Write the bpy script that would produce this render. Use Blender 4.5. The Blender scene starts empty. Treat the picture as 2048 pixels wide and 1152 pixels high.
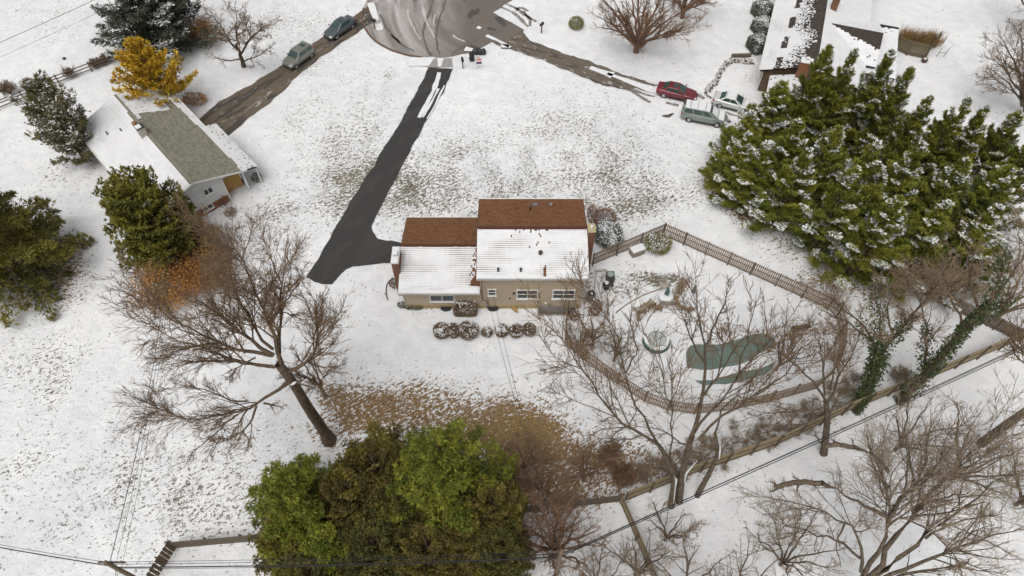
import bpy, math, random
import numpy as np
from mathutils import Vector

# ------------------------------------------------------------------ camera, sky, sun, exposure
SC = bpy.context.scene
COL = SC.collection
CAM_H, CAM_PITCH, CAM_F = 52.0, math.radians(54.6), 1384.0      # metres, radians, focal length in photo pixels
cd = bpy.data.cameras.new('camera'); cam = bpy.data.objects.new('camera', cd); COL.objects.link(cam)
cam.location = (0, 0, CAM_H); cam.rotation_euler = (math.pi/2 - CAM_PITCH, 0, 0)
cd.sensor_width = 36.0; cd.lens = 36.0*CAM_F/2048.0; cd.clip_start = .5; cd.clip_end = 2000
SC.camera = cam

w = bpy.data.worlds.new('World'); SC.world = w; w.use_nodes = True
wn, wl = w.node_tree.nodes, w.node_tree.links
bg = wn['Background']
sky = wn.new('ShaderNodeTexSky'); sky.sky_type = 'NISHITA'; sky.sun_disc = False
sky.sun_elevation = math.radians(66); sky.sun_rotation = math.radians(200)
sky.air_density = 1.0; sky.dust_density = 6.0; sky.ozone_density = 0.6; sky.altitude = 100
hs = wn.new('ShaderNodeHueSaturation'); hs.inputs['Saturation'].default_value = .12    # overcast: grey sky
wl.new(sky.outputs[0], hs.inputs['Color']); wl.new(hs.outputs[0], bg.inputs['Color'])
bg.inputs['Strength'].default_value = 0.128

sd = bpy.data.lights.new('sun', 'SUN'); sun = bpy.data.objects.new('sun', sd); COL.objects.link(sun)
sd.energy = 1.2; sd.angle = math.radians(50); sd.color = (1, .965, .92)
sun.rotation_euler = (math.radians(28), 0, math.radians(-40))      # overcast: a very wide soft source from behind the camera
sun.location = (0, 60, 80)

SC.view_settings.view_transform = 'Standard'; SC.view_settings.look = 'None'
SC.view_settings.exposure = 0.07; SC.view_settings.gamma = 1.0; SC.view_settings.use_curve_mapping = False
SC.render.engine = 'CYCLES'
SC.cycles.max_bounces = 5; SC.cycles.diffuse_bounces = 3; SC.cycles.glossy_bounces = 2; SC.cycles.transparent_max_bounces = 4

# ------------------------------------------------------------------ site survey: photo pixel + height -> metres on the site
_c, _s = math.cos(CAM_PITCH), math.sin(CAM_PITCH)
def P(x, y, z=0.0):
    u = (x-1024)/CAM_F; v = (576-y)/CAM_F
    dy, dz = _c+v*_s, -_s+v*_c
    t = (z-CAM_H)/dz
    return np.array([u*t, dy*t, z])
def P2(x, y, z=0.0): return P(x, y, z)[:2]
def onwall(x, y, Y):
    v = (576-y)/CAM_F; t = Y/(_c+v*_s)
    return (x-1024)/CAM_F*t, CAM_H+(-_s+v*_c)*t      # x, z on the wall plane y = Y
def wpoly(pts, z=0.0): return [tuple(P2(a, b, z)) for a, b in pts]

# ------------------------------------------------------------------ materials
MATS = {}
def mat(name, col, rough=.8, col2=None, scale=4.0, detail=4.0, bump=0.0, bscale=None, metal=0.0, spec=.3, stretch=None, tone=False, contrast=1.0, coat=0.0):
    if name in MATS: return MATS[name]
    m = bpy.data.materials.new(name); m.use_nodes = True; MATS[name] = m
    n, l = m.node_tree.nodes, m.node_tree.links
    b = n['Principled BSDF']
    b.inputs['Roughness'].default_value = rough; b.inputs['Metallic'].default_value = metal
    b.inputs['Specular IOR Level'].default_value = spec
    if coat: b.inputs['Coat Weight'].default_value = coat; b.inputs['Coat Roughness'].default_value = .08
    b.inputs['Base Color'].default_value = (*col, 1)
    if col2 is None and not bump: return m
    tc = n.new('ShaderNodeTexCoord'); src = tc.outputs['Object']
    if stretch:
        mp = n.new('ShaderNodeMapping'); mp.inputs['Scale'].default_value = stretch
        l.new(src, mp.inputs['Vector']); src = mp.outputs[0]
    nz = n.new('ShaderNodeTexNoise'); nz.inputs['Scale'].default_value = scale; nz.inputs['Detail'].default_value = detail
    l.new(src, nz.inputs['Vector'])
    if col2 is not None:
        mr = n.new('ShaderNodeMapRange'); mr.inputs['From Min'].default_value = .5-.25/contrast; mr.inputs['From Max'].default_value = .5+.25/contrast
        l.new(nz.outputs['Fac'], mr.inputs['Value'])
        fac = mr.outputs[0]
        if tone:
            at = n.new('ShaderNodeAttribute'); at.attribute_name = 'tone'
            fac = at.outputs['Fac']
        mx = n.new('ShaderNodeMix'); mx.data_type = 'RGBA'
        mx.inputs[6].default_value = (*col, 1); mx.inputs[7].default_value = (*col2, 1)
        l.new(fac, mx.inputs[0]); l.new(mx.outputs[2], b.inputs['Base Color'])
    if bump:
        nb = n.new('ShaderNodeTexNoise'); nb.inputs['Scale'].default_value = bscale or scale*3; nb.inputs['Detail'].default_value = 3
        l.new(src, nb.inputs['Vector'])
        bp = n.new('ShaderNodeBump'); bp.inputs['Strength'].default_value = bump; bp.inputs['Distance'].default_value = .1
        l.new(nb.outputs['Fac'], bp.inputs['Height']); l.new(bp.outputs[0], b.inputs['Normal'])
    return m
def brickmat(name, c1, c2, mortar, bw, bh, off=.5, msize=.01, rough=.85, axes=None, noise=.5):
    if name in MATS: return MATS[name]
    m = bpy.data.materials.new(name); m.use_nodes = True; MATS[name] = m
    n, l = m.node_tree.nodes, m.node_tree.links; b = n['Principled BSDF']
    b.inputs['Roughness'].default_value = rough; b.inputs['Specular IOR Level'].default_value = .2
    uv = n.new('ShaderNodeUVMap') if axes == 'uv' else n.new('ShaderNodeTexCoord')
    src = uv.outputs[0] if axes == 'uv' else uv.outputs['Object']
    if axes and axes != 'uv':
        sp = n.new('ShaderNodeSeparateXYZ'); cb = n.new('ShaderNodeCombineXYZ'); l.new(src, sp.inputs[0])
        if axes == 'sumz':
            ad = n.new('ShaderNodeMath'); ad.operation = 'ADD'; l.new(sp.outputs[0], ad.inputs[0]); l.new(sp.outputs[1], ad.inputs[1])
            l.new(ad.outputs[0], cb.inputs[0]); l.new(sp.outputs[2], cb.inputs[1])
        src = cb.outputs[0]
    bt = n.new('ShaderNodeTexBrick'); bt.offset = off
    bt.inputs['Color1'].default_value = (*c1, 1); bt.inputs['Color2'].default_value = (*c2, 1); bt.inputs['Mortar'].default_value = (*mortar, 1)
    bt.inputs['Scale'].default_value = 1; bt.inputs['Brick Width'].default_value = bw; bt.inputs['Row Height'].default_value = bh
    bt.inputs['Mortar Size'].default_value = msize; bt.inputs['Bias'].default_value = 0
    l.new(src, bt.inputs['Vector'])
    nz = n.new('ShaderNodeTexNoise'); nz.inputs['Scale'].default_value = 7.5; nz.inputs['Detail'].default_value = 5
    tc = n.new('ShaderNodeTexCoord'); l.new(tc.outputs['Object'], nz.inputs['Vector'])
    mr = n.new('ShaderNodeMapRange'); mr.inputs['From Min'].default_value = .25; mr.inputs['From Max'].default_value = .75
    mr.inputs['To Min'].default_value = 1-noise*.6; mr.inputs['To Max'].default_value = 1+noise*.4
    l.new(nz.outputs['Fac'], mr.inputs['Value'])
    mx = n.new('ShaderNodeVectorMath'); mx.operation = 'SCALE'; l.new(bt.outputs['Color'], mx.inputs[0]); l.new(mr.outputs[0], mx.inputs['Scale'])
    l.new(mx.outputs[0], b.inputs['Base Color'])
    bp = n.new('ShaderNodeBump'); bp.inputs['Strength'].default_value = .5; bp.inputs['Distance'].default_value = .02; bp.invert = True
    l.new(bt.outputs['Fac'], bp.inputs['Height']); l.new(bp.outputs[0], b.inputs['Normal'])
    return m

SNOW = mat('snow', (.69, .69, .692), .6, (.61, .612, .62), 1.3, 5, .35, 9, spec=.25)
SNOWC = mat('crown_snow', (.72, .725, .735), .7)
WHITE = mat('white_trim', (.72, .71, .68), .5, (.62, .61, .58), 3)
BEIGE = mat('beige_siding', (.47, .38, .275), .6, (.42, .335, .24), 1.2, 5, .25, 14, stretch=(.3, .3, 7))
WSIDING = mat('white_siding', (.66, .66, .65), .6, (.56, .565, .565), .9, 5, .2, 12, stretch=(.3, .3, 8))
FOUND = mat('foundation_stucco', (.42, .31, .15), .9, (.27, .21, .12), 2.2, 6, .2)
CONC = mat('concrete', (.36, .345, .32), .9, (.25, .24, .22), 2.0, 6, .2)
GLASS = mat('window_glass', (.03, .04, .045), .08, spec=.6)
CARGLASS = mat('car_glass', (.025, .05, .045), .06, (.04, .075, .065), 1.5, spec=.7)
DARK = mat('dark_metal', (.02, .02, .022), .5, (.035, .035, .035), 5)
GREYM = mat('grey_metal', (.22, .22, .22), .45, (.15, .15, .15), 6, metal=.3)
GUTTER = mat('gutter', (.45, .42, .37), .5, (.36, .34, .30), 3)
BRICK = brickmat('red_brick', (.23, .085, .04), (.16, .058, .03), (.22, .17, .13), .24, .08, axes='sumz')
BRICK2 = brickmat('orange_brick', (.30, .11, .05), (.21, .075, .035), (.28, .2, .14), .24, .08, axes='sumz')
SHINGLE = brickmat('brown_shingle', (.178, .085, .040), (.120, .057, .028), (.07, .035, .02), .3, .145, msize=.004, axes='uv', noise=.55)
SHINGLEG = brickmat('green_grey_shingle', (.235, .222, .165), (.15, .145, .115), (.105, .10, .085), .42, .16, msize=.004, axes='uv', noise=.45)
SHINGLED = brickmat('dark_shingle', (.075, .06, .05), (.045, .038, .034), (.025, .02, .02), .3, .15, msize=.004, axes='uv')
CAPSH = mat('ridge_shingle', (.10, .034, .02), .9, (.06, .022, .014), 6)
WOOD = mat('fence_wood', (.36, .25, .155), .85, (.24, .165, .10), 5, 5, .2, stretch=(3, 3, .6))
WOODOLD = mat('old_fence_wood', (.36, .285, .155), .9, (.23, .18, .105), 3, 5, .2, stretch=(3, 3, .5))
WOODDK = mat('dark_weathered_wood', (.16, .12, .085), .9, (.095, .075, .055), 4, 5, .2)
TEAK = mat('teak', (.26, .18, .10), .7, (.18, .12, .07), 9)
PLY = mat('plywood', (.45, .27, .09), .7, (.36, .2, .07), 2)
BARK = mat('bark', (.165, .115, .075), .95, (.06, .040, .026), 3, 6, .8, 9, stretch=(2.5, 2.5, .7), contrast=1.5)
BARKG = mat('grey_bark', (.17, .13, .088), .95, (.065, .048, .033), 3, 6, .8, 9, stretch=(2.5, 2.5, .7), contrast=1.5)
BARKT = mat('tan_bark', (.34, .25, .155), .95, (.2, .145, .09), 4, 5)
BARKR = mat('red_bark', (.20, .115, .075), .95, (.12, .068, .045), 4, 5)
TWIG = mat('twig', (.155, .098, .055), .9, (.23, .15, .082), 1.2, 3)
TWIGG = mat('grey_twig', (.225, .17, .115), .9, (.30, .23, .155), 1.2, 3)
TWIGR = mat('red_twig', (.18, .105, .062), .9, (.26, .16, .09), 1.2, 3)
TWIGT = mat('tan_twig', (.30, .215, .135), .9, (.21, .15, .095), 1.0, 3)

# ------------------------------------------------------------------ mesh builders
RNG = np.random.default_rng(11)
def origin(o):
    v = Vector((0, 0, 0))
    while o is not None: v += o.location; o = o.parent
    return v
def link(name, me, parent=None, smooth=False):
    o = bpy.data.objects.new(name, me); COL.objects.link(o)
    if parent is not None: o.parent = parent
    if smooth and len(me.polygons): me.polygons.foreach_set('use_smooth', np.ones(len(me.polygons), bool))
    return o
def tag(o, label=None, cat=None, group=None, kind=None):
    if label: o['label'] = label
    if cat: o['category'] = cat
    if group: o['group'] = group
    if kind: o['kind'] = kind
    return o
def thing(name, label, cat, loc=(0, 0, 0), rz=0.0, group=None):
    o = bpy.data.objects.new(name, None); COL.objects.link(o); o.empty_display_size = .2
    o.location = [float(a) for a in loc]; o.rotation_euler = (0, 0, rz)
    return tag(o, label, cat, group)
def np_mesh(name, V, Fc, mats, parent=None, local=False, tone=None, smooth=False, mi=None):
    V = np.asarray(V, np.float32).reshape(-1, 3); Fc = np.asarray(Fc, np.int32)
    if parent is not None and not local: V = V-np.array(origin(parent), np.float32)
    me = bpy.data.meshes.new(name); k = Fc.shape[1]; nf = len(Fc)
    me.vertices.add(len(V)); me.vertices.foreach_set('co', V.ravel())
    me.loops.add(nf*k); me.loops.foreach_set('vertex_index', Fc.ravel())
    me.polygons.add(nf); me.polygons.foreach_set('loop_start', np.arange(0, nf*k, k, dtype=np.int32))
    for m in (mats if isinstance(mats, (list, tuple)) else [mats]): me.materials.append(m)
    if mi is not None: me.polygons.foreach_set('material_index', np.asarray(mi, np.int32))
    if tone is not None:
        a = me.attributes.new('tone', 'FLOAT', 'FACE'); a.data.foreach_set('value', np.asarray(tone, np.float32))
    me.update(calc_edges=True)
    return link(name, me, parent, smooth)
X3, Y3, Z3 = np.array([1., 0, 0]), np.array([0, 1., 0]), np.array([0, 0, 1.])
def rotz(a): return np.array([math.cos(a), math.sin(a), 0]), np.array([-math.sin(a), math.cos(a), 0])
def unit(v): v = np.asarray(v, float); return v/max(1e-9, np.linalg.norm(v))
class MB:
    def __init__(s): s.v = []; s.f = []; s.m = []; s.uv = []
    def face(s, pts, m=0, uv=None):
        i = len(s.v); s.v += [tuple(map(float, p)) for p in pts]; s.f.append(tuple(range(i, i+len(pts)))); s.m.append(m)
        s.uv += list(uv) if uv is not None else [(0, 0)]*len(pts)
    def quadm(s, pts, faces, m=0):
        i = len(s.v); s.v += [tuple(map(float, p)) for p in pts]
        for f in faces: s.f.append(tuple(i+a for a in f)); s.m.append(m); s.uv += [(0, 0)]*len(f)
    def obox(s, c, ax, ay, az, sx, sy, sz, m=0, top=1.0):
        c = np.asarray(c, float); P_ = []
        for k in (-1, 1):
            t = top if k > 0 else 1.0
            for a, b in ((-1, -1), (1, -1), (1, 1), (-1, 1)): P_.append(c+ax*a*sx/2*t+ay*b*sy/2*t+az*k*sz/2)
        s.quadm(P_, [(3, 2, 1, 0), (4, 5, 6, 7), (0, 1, 5, 4), (1, 2, 6, 5), (2, 3, 7, 6), (3, 0, 4, 7)], m)
        return s
    def box(s, x0, x1, y0, y1, z0, z1, m=0):
        return s.obox(((x0+x1)/2, (y0+y1)/2, (z0+z1)/2), X3, Y3, Z3, x1-x0, y1-y0, z1-z0, m)
    def prism(s, poly, z0, z1, m=0, cap=True, mside=None):
        n = len(poly); i = len(s.v)
        s.v += [(float(a), float(b), z0) for a, b in poly]+[(float(a), float(b), z1) for a, b in poly]
        ms = m if mside is None else mside
        for k in range(n):
            j = (k+1) % n; s.f.append((i+k, i+j, i+n+j, i+n+k)); s.m.append(ms); s.uv += [(0, 0)]*4
        if cap: s.f.append(tuple(range(i+n, i+2*n))); s.m.append(m); s.uv += [(0, 0)]*n
        return s
    def tube(s, pts, r, n=6, m=0, cap=True):
        pts = [np.asarray(p, float) for p in pts]; rr = r if isinstance(r, (list, tuple)) else [r]*len(pts)
        i0 = len(s.v)
        for k, p in enumerate(pts):
            t = unit(pts[min(k+1, len(pts)-1)]-pts[max(k-1, 0)])
            a = unit(np.cross(t, Z3 if abs(t[2]) < .9 else X3)); b = np.cross(t, a)
            for q in range(n):
                an = 2*math.pi*q/n; s.v.append(tuple(p+(a*math.cos(an)+b*math.sin(an))*rr[k]))
        for k in range(len(pts)-1):
            for q in range(n):
                q2 = (q+1) % n; s.f.append((i0+k*n+q, i0+k*n+q2, i0+(k+1)*n+q2, i0+(k+1)*n+q)); s.m.append(m); s.uv += [(0, 0)]*4
        if cap:
            s.f.append(tuple(i0+q for q in range(n))[::-1]); s.m.append(m); s.uv += [(0, 0)]*n
            s.f.append(tuple(i0+(len(pts)-1)*n+q for q in range(n))); s.m.append(m); s.uv += [(0, 0)]*n
        return s
    def lathe(s, c, prof, n=16, m=0):
        c = np.asarray(c, float); i0 = len(s.v)
        for r, z in prof:
            for q in range(n):
                a = 2*math.pi*q/n; s.v.append((c[0]+r*math.cos(a), c[1]+r*math.sin(a), c[2]+z))
        for k in range(len(prof)-1):
            for q in range(n):
                q2 = (q+1) % n; s.f.append((i0+k*n+q, i0+k*n+q2, i0+(k+1)*n+q2, i0+(k+1)*n+q)); s.m.append(m); s.uv += [(0, 0)]*4
        s.f.append(tuple(i0+(len(prof)-1)*n+q for q in range(n))); s.m.append(m); s.uv += [(0, 0)]*n
        return s
    def build(s, name, mats, parent=None, local=False, smooth=False, bevel=0):
        me = bpy.data.meshes.new(name)
        off = np.zeros(3) if (parent is None or local) else np.array(origin(parent))
        me.from_pydata([tuple(np.array(p)-off) for p in s.v], [], s.f)
        for m in (mats if isinstance(mats, (list, tuple)) else [mats]): me.materials.append(m)
        me.polygons.foreach_set('material_index', s.m)
        uvl = me.uv_layers.new(name='UVMap'); uvl.data.foreach_set('uv', np.array(s.uv, np.float32).ravel())
        me.update(); o = link(name, me, parent, smooth)
        if bevel:
            b = o.modifiers.new('bevel', 'BEVEL'); b.width = bevel; b.segments = 2; b.limit_method = 'ANGLE'
        return o
def copy_tree(o, parent=None):
    c = o.copy(); COL.objects.link(c); c.parent = parent
    for ch in list(o.children): copy_tree(ch, c)
    return c
def vnoise(p, scale=1.0, seed=0, octs=3):
    p = np.asarray(p, float); r = np.random.default_rng(seed+77); out = np.zeros(p.shape[:-1]); amp = 1.0; tot = 0
    for o in range(octs):
        for k in range(5):
            kv = r.normal(size=p.shape[-1]); kv = kv/np.linalg.norm(kv)*scale*(2**o)*r.uniform(.7, 1.4)
            out += amp*np.sin(p@kv+r.uniform(0, 6.28))
            tot += amp*.5
        amp *= .55
    return out/tot      # about -1..1
def jitter_poly(pts, step=.35, amp=.12, seed=0, closed=True):
    pts = [np.array(p[:2], float) for p in pts]; out = []; n = len(pts)
    for i in range(n if closed else n-1):
        a, b = pts[i], pts[(i+1) % n]; d = b-a; L = np.linalg.norm(d); k = max(1, int(L/step))
        for j in range(k): out.append(a+d*j/k)
    if not closed: out.append(pts[-1])
    out = np.array(out); sh = np.stack([vnoise(out, 2.2, seed, 3), vnoise(out, 2.2, seed+5, 3)], 1)
    return out+sh*amp
def smooth_poly(pts, it=2, closed=True):
    p = np.array([q[:2] for q in pts], float)
    for _ in range(it):
        if closed: a, b = p, np.roll(p, -1, 0)
        else: a, b = p[:-1], p[1:]
        q = np.empty((len(a)*2, 2)); q[0::2] = a*.75+b*.25; q[1::2] = a*.25+b*.75
        if not closed: q = np.vstack([p[:1], q, p[-1:]])
        p = q
    return p
def inpoly(P_, poly):
    P_ = np.asarray(P_); x, y = P_[..., 0], P_[..., 1]; poly = np.asarray(poly); ins = np.zeros(x.shape, bool); n = len(poly)
    for i in range(n):
        x1, y1 = poly[i]; x2, y2 = poly[(i+1) % n]
        if y1 == y2: continue
        c = ((y1 > y) != (y2 > y)) & (x < (x2-x1)*(y-y1)/(y2-y1)+x1); ins ^= c
    return ins
# ------------------------------------------------------------------ roads and driveways
CDS = np.array([-9.6, 80.6])                                   # centre of the turning circle
def arc(c, r, a0, a1, n): return [(c[0]+r*math.cos(math.radians(a)), c[1]+r*math.sin(math.radians(a))) for a in np.linspace(a0, a1, n)]
def roadmat(name, base, wet, snowamt, grit, polar=False, soft=0.0, scale=.5, stretch=(1, 1, 1), rough=.85, rotz_=0.0, wetlo=.5, side=0.0):
    m = bpy.data.materials.new(name); m.use_nodes = True; n, l = m.node_tree.nodes, m.node_tree.links; b = n['Principled BSDF']
    b.inputs['Specular IOR Level'].default_value = .25
    tc = n.new('ShaderNodeTexCoord'); src = tc.outputs['Object']
    if polar:
        sp = n.new('ShaderNodeSeparateXYZ')
        sh = n.new('ShaderNodeVectorMath'); sh.operation = 'SUBTRACT'; sh.inputs[1].default_value = (11, 2, 0); l.new(src, sh.inputs[0]); l.new(sh.outputs[0], sp.inputs[0])
        ln = n.new('ShaderNodeVectorMath'); ln.operation = 'LENGTH'; l.new(sh.outputs[0], ln.inputs[0])
        at = n.new('ShaderNodeMath'); at.operation = 'ARCTAN2'; l.new(sp.outputs[1], at.inputs[0]); l.new(sp.outputs[0], at.inputs[1])
        cb = n.new('ShaderNodeCombineXYZ'); l.new(ln.outputs['Value'], cb.inputs[0]); l.new(at.outputs[0], cb.inputs[1]); vec = cb.outputs[0]
        psrc = src
    else: vec = src
    mp = n.new('ShaderNodeMapping'); mp.vector_type = 'TEXTURE'; mp.inputs['Scale'].default_value = [1/a for a in stretch]; mp.inputs['Rotation'].default_value = (0, 0, rotz_); l.new(vec, mp.inputs['Vector'])
    def noise(sc, det, v, dist=0.0):
        z = n.new('ShaderNodeTexNoise'); z.inputs['Scale'].default_value = sc; z.inputs['Detail'].default_value = det; z.inputs['Distortion'].default_value = dist
        l.new(v, z.inputs['Vector']); return z.outputs['Fac']
    def ramp(v, a, c):
        r = n.new('ShaderNodeMapRange'); r.inputs['From Min'].default_value = a; r.inputs['From Max'].default_value = c; l.new(v, r.inputs['Value']); return r.outputs[0]
    def mix(f, A, B):
        x = n.new('ShaderNodeMix'); x.data_type = 'RGBA'; l.new(f, x.inputs[0])
        for s_, v in ((6, A), (7, B)):
            if isinstance(v, tuple): x.inputs[s_].default_value = (*v, 1)
            else: l.new(v, x.inputs[s_])
        return x.outputs[2]
    n0 = noise(9, 6, src); n1 = noise(.33 if polar else scale, 4, src if polar else mp.outputs[0], .4); n2 = noise(scale*1.9, 10, mp.outputs[0], .3 if polar else 1.2)
    c = mix(ramp(n0, .3, .7), tuple(a*.8 for a in base), tuple(a*1.2 for a in base))
    c = mix(ramp(n1, wetlo, wetlo+.04), c, wet)
    if snowamt > 0:
        sm = ramp(n2, .62-snowamt*.3-soft, .74-snowamt*.2+soft)
        if side:
            sx = n.new('ShaderNodeSeparateXYZ'); l.new(src, sx.inputs[0]); g = ramp(sx.outputs[0], side+3, side-4)
            mm = n.new('ShaderNodeMath'); mm.operation = 'MULTIPLY'; l.new(sm, mm.inputs[0]); l.new(g, mm.inputs[1]); sm = mm.outputs[0]
        c = mix(sm, c, grit)
    l.new(c, b.inputs['Base Color']); b.inputs['Roughness'].default_value = rough
    bp = n.new('ShaderNodeBump'); bp.inputs['Strength'].default_value = .25; bp.inputs['Distance'].default_value = .03; l.new(n0, bp.inputs['Height']); l.new(bp.outputs[0], b.inputs['Normal'])
    return m
ROADM = roadmat('old_road_asphalt', (.135, .115, .10), (.07, .063, .057), .66, (.44, .415, .405), True, .13, .62, (.75, 1.1, 1), side=1.2, wetlo=.59)
DRIVEM = roadmat('new_asphalt', (.040, .038, .037), (.047, .0445, .0425), .0, (.13, .12, .11), False, .03, .4, (.7, 1.4, 1), rotz_=math.radians(62), wetlo=.52)
DRIVEO = roadmat('worn_asphalt', (.115, .09, .064), (.062, .053, .044), .04, (.4, .4, .38), False, 0, .8, (.3, 1.3, 1), rotz_=math.radians(54), wetlo=.515)
DRIVER = roadmat('gritty_asphalt', (.12, .097, .074), (.066, .057, .048), .08, (.5, .5, .5), False, 0, .8, (.5, 1.5, 1), rotz_=math.radians(-26), wetlo=.56)
roads = {}
def sheet(name, poly, z, m, org=None):
    p = np.asarray(poly); o2 = p.mean(0) if org is None else np.array(org)
    mb = MB(); mb.prism([tuple(q-o2) for q in p], -.03, 0, 0)
    o = mb.build(name, m); o.location = (float(o2[0]), float(o2[1]), z); tag(o, kind='structure'); roads[name] = p
    return o
cd_poly = arc(CDS, 9.6, 172, 318, 40)
cd_poly += [tuple(P2(1010, 97)), tuple(P2(1035, 84)), tuple(P2(1048, 60)), tuple(P2(1020, 44)), tuple(P2(985, 26)), tuple(P2(1010, 8)), tuple(P2(1040, -8)), (3.4, 98), (2, 130), (-9, 130), (-15, 96), (-18.6, 88)]
sheet('road', jitter_poly(cd_poly, .4, .1, 3), .05, ROADM, CDS)
left_edge = [(857, 136), (846, 160), (832, 186), (800, 246), (760, 311), (716, 380), (680, 440), (642, 508), (612, 556)]
bottom_e = [(628, 562), (642, 568), (664, 570), (674, 556), (690, 540), (705, 533), (740, 530), (783, 526)]
right_e = [(803, 524), (803, 485), (776, 483), (757, 477), (746, 466), (744, 452), (752, 432), (765, 408), (790, 360), (820, 302), (862, 226), (890, 176), (902, 150), (905, 138)]
sheet('driveway', jitter_poly(wpoly(left_edge+bottom_e+right_e), .22, .11, 8), .054, DRIVEM)
apr = wpoly([(820, 113), (866, 118), (904, 117), (906, 135), (856, 135), (814, 121)])
sheet('driveway_apron', jitter_poly(apr, .4, .04, 2), .062, mat('apron_concrete', (.30, .285, .27), .9, (.22, .21, .2), 2.5, 6))
ld = [(744, 10), (715, 28), (660, 66), (626, 88), (565, 131), (500, 171), (440, 203), (397, 240), (445, 282), (462, 266), (500, 234), (545, 201), (577, 172), (588, 158), (640, 116), (700, 75), (747, 44)]
sheet('side_driveway', jitter_poly(wpoly(ld), .4, .16, 5), .058, DRIVEO)
rd = [(1030, 70), (1040, 60), (1063, 83), (1120, 104), (1180, 124), (1240, 147), (1290, 163), (1310, 172), (1290, 182), (1270, 176), (1250, 180), (1210, 172), (1190, 165), (1150, 147), (1100, 126), (1046, 108), (1025, 98), (1000, 98)]
sheet('neighbour_driveway', jitter_poly(wpoly(rd), .35, .2, 6), .066, DRIVER)
# kerb of the turning circle
kb = arc(CDS, 9.68, 176, 262, 60); kp = jitter_poly(kb, .5, .03, 4, closed=False)
m = MB(); inn = [CDS+(q-CDS)*(1-.02) for q in kp]
m.prism([tuple(q) for q in kp]+[tuple(q) for q in inn[::-1]], 0, .15, 0)
tag(m.build('kerb', mat('kerb_stone', (.17, .10, .07), .9, (.09, .06, .045), 3)), kind='structure')

# ------------------------------------------------------------------ ground: one snow sheet with grass and leaf litter showing through
HX0, HX1, HXM, HY0, HY1 = -9.6, 6.15, -2.75, 34.74, 43.05      # main house plan
PX0, PX1 = onwall(1077, 616, HY0)[0], onwall(1150, 616, HY0)[0]
PY0, PY1 = 34.02, HY0-.02                                      # basement stair pit
def axis(lo, hi, step, far, extra=()):
    a = np.arange(lo, hi, step); f = [lo-3, lo-10, lo-30, lo-80, lo-far]; g = [hi+3, hi+10, hi+30, hi+80, hi+far]
    a = np.concatenate([a, f, g]); 
    for e in extra: a = a[np.abs(a-e) > step*.45]
    return np.sort(np.concatenate([a, list(extra)]))
gx = axis(-72, 72, .5, 400, (PX0, PX1)); gy = axis(6, 100, .5, 400, (PY0, PY1))
GX, GY = np.meshgrid(gx, gy); G2 = np.stack([GX, GY], -1)
# (photo x, photo y, radius along x m, radius along y m, amount)
GRASS = [(880, 390, 6.5, 3.6, .74), (800, 405, 2.5, 2.5, .6), (935, 425, 5, 1.2, .75), (1000, 330, 10, 6, .58), (1090, 380, 9, 3.4, .72), (1140, 300, 8, 8, .52), (1250, 400, 6, 5, .55), (1200, 360, 5, 4, .6),
         (860, 470, 3.0, .7, .6), (1300, 565, 2.0, .8, 1.6), (1340, 556, 1.6, .5, 1.5), (1250, 590, 1.8, .8, .9), (1270, 540, 1, .6, .5), (700, 330, 5, 9, .62), (800, 350, 3, 6, .68), (560, 440, 4.5, 4, .6), (660, 250, 6, 9, .5), (640, 400, 4, 4, .6),
         (620, 130, 3, 6, .3), (560, 60, 10, 6, .38), (150, 900, 8, 6, .42), (60, 730, 7, 4, .4), (330, 1020, 5, 4, .55), (420, 1030, 4, 3, .5), (235, 1000, 4, 4, .5), (40, 600, 5, 5, .25),
         (1180, 250, 7, 6, .3), (1560, 440, 4, 4, .4), (1380, 380, 6, 5, .36), (130, 350, 4, 8, .3), (60, 30, 8, 6, .4), (1950, 250, 8, 5, .25), (760, 220, .5, 9, .55), (975, 890, 12, 2.2, .5), (1700, 560, 6, 2, .5), (500, 960, 3, 3, .5), (820, 640, 2, 1, .12)]
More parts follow.
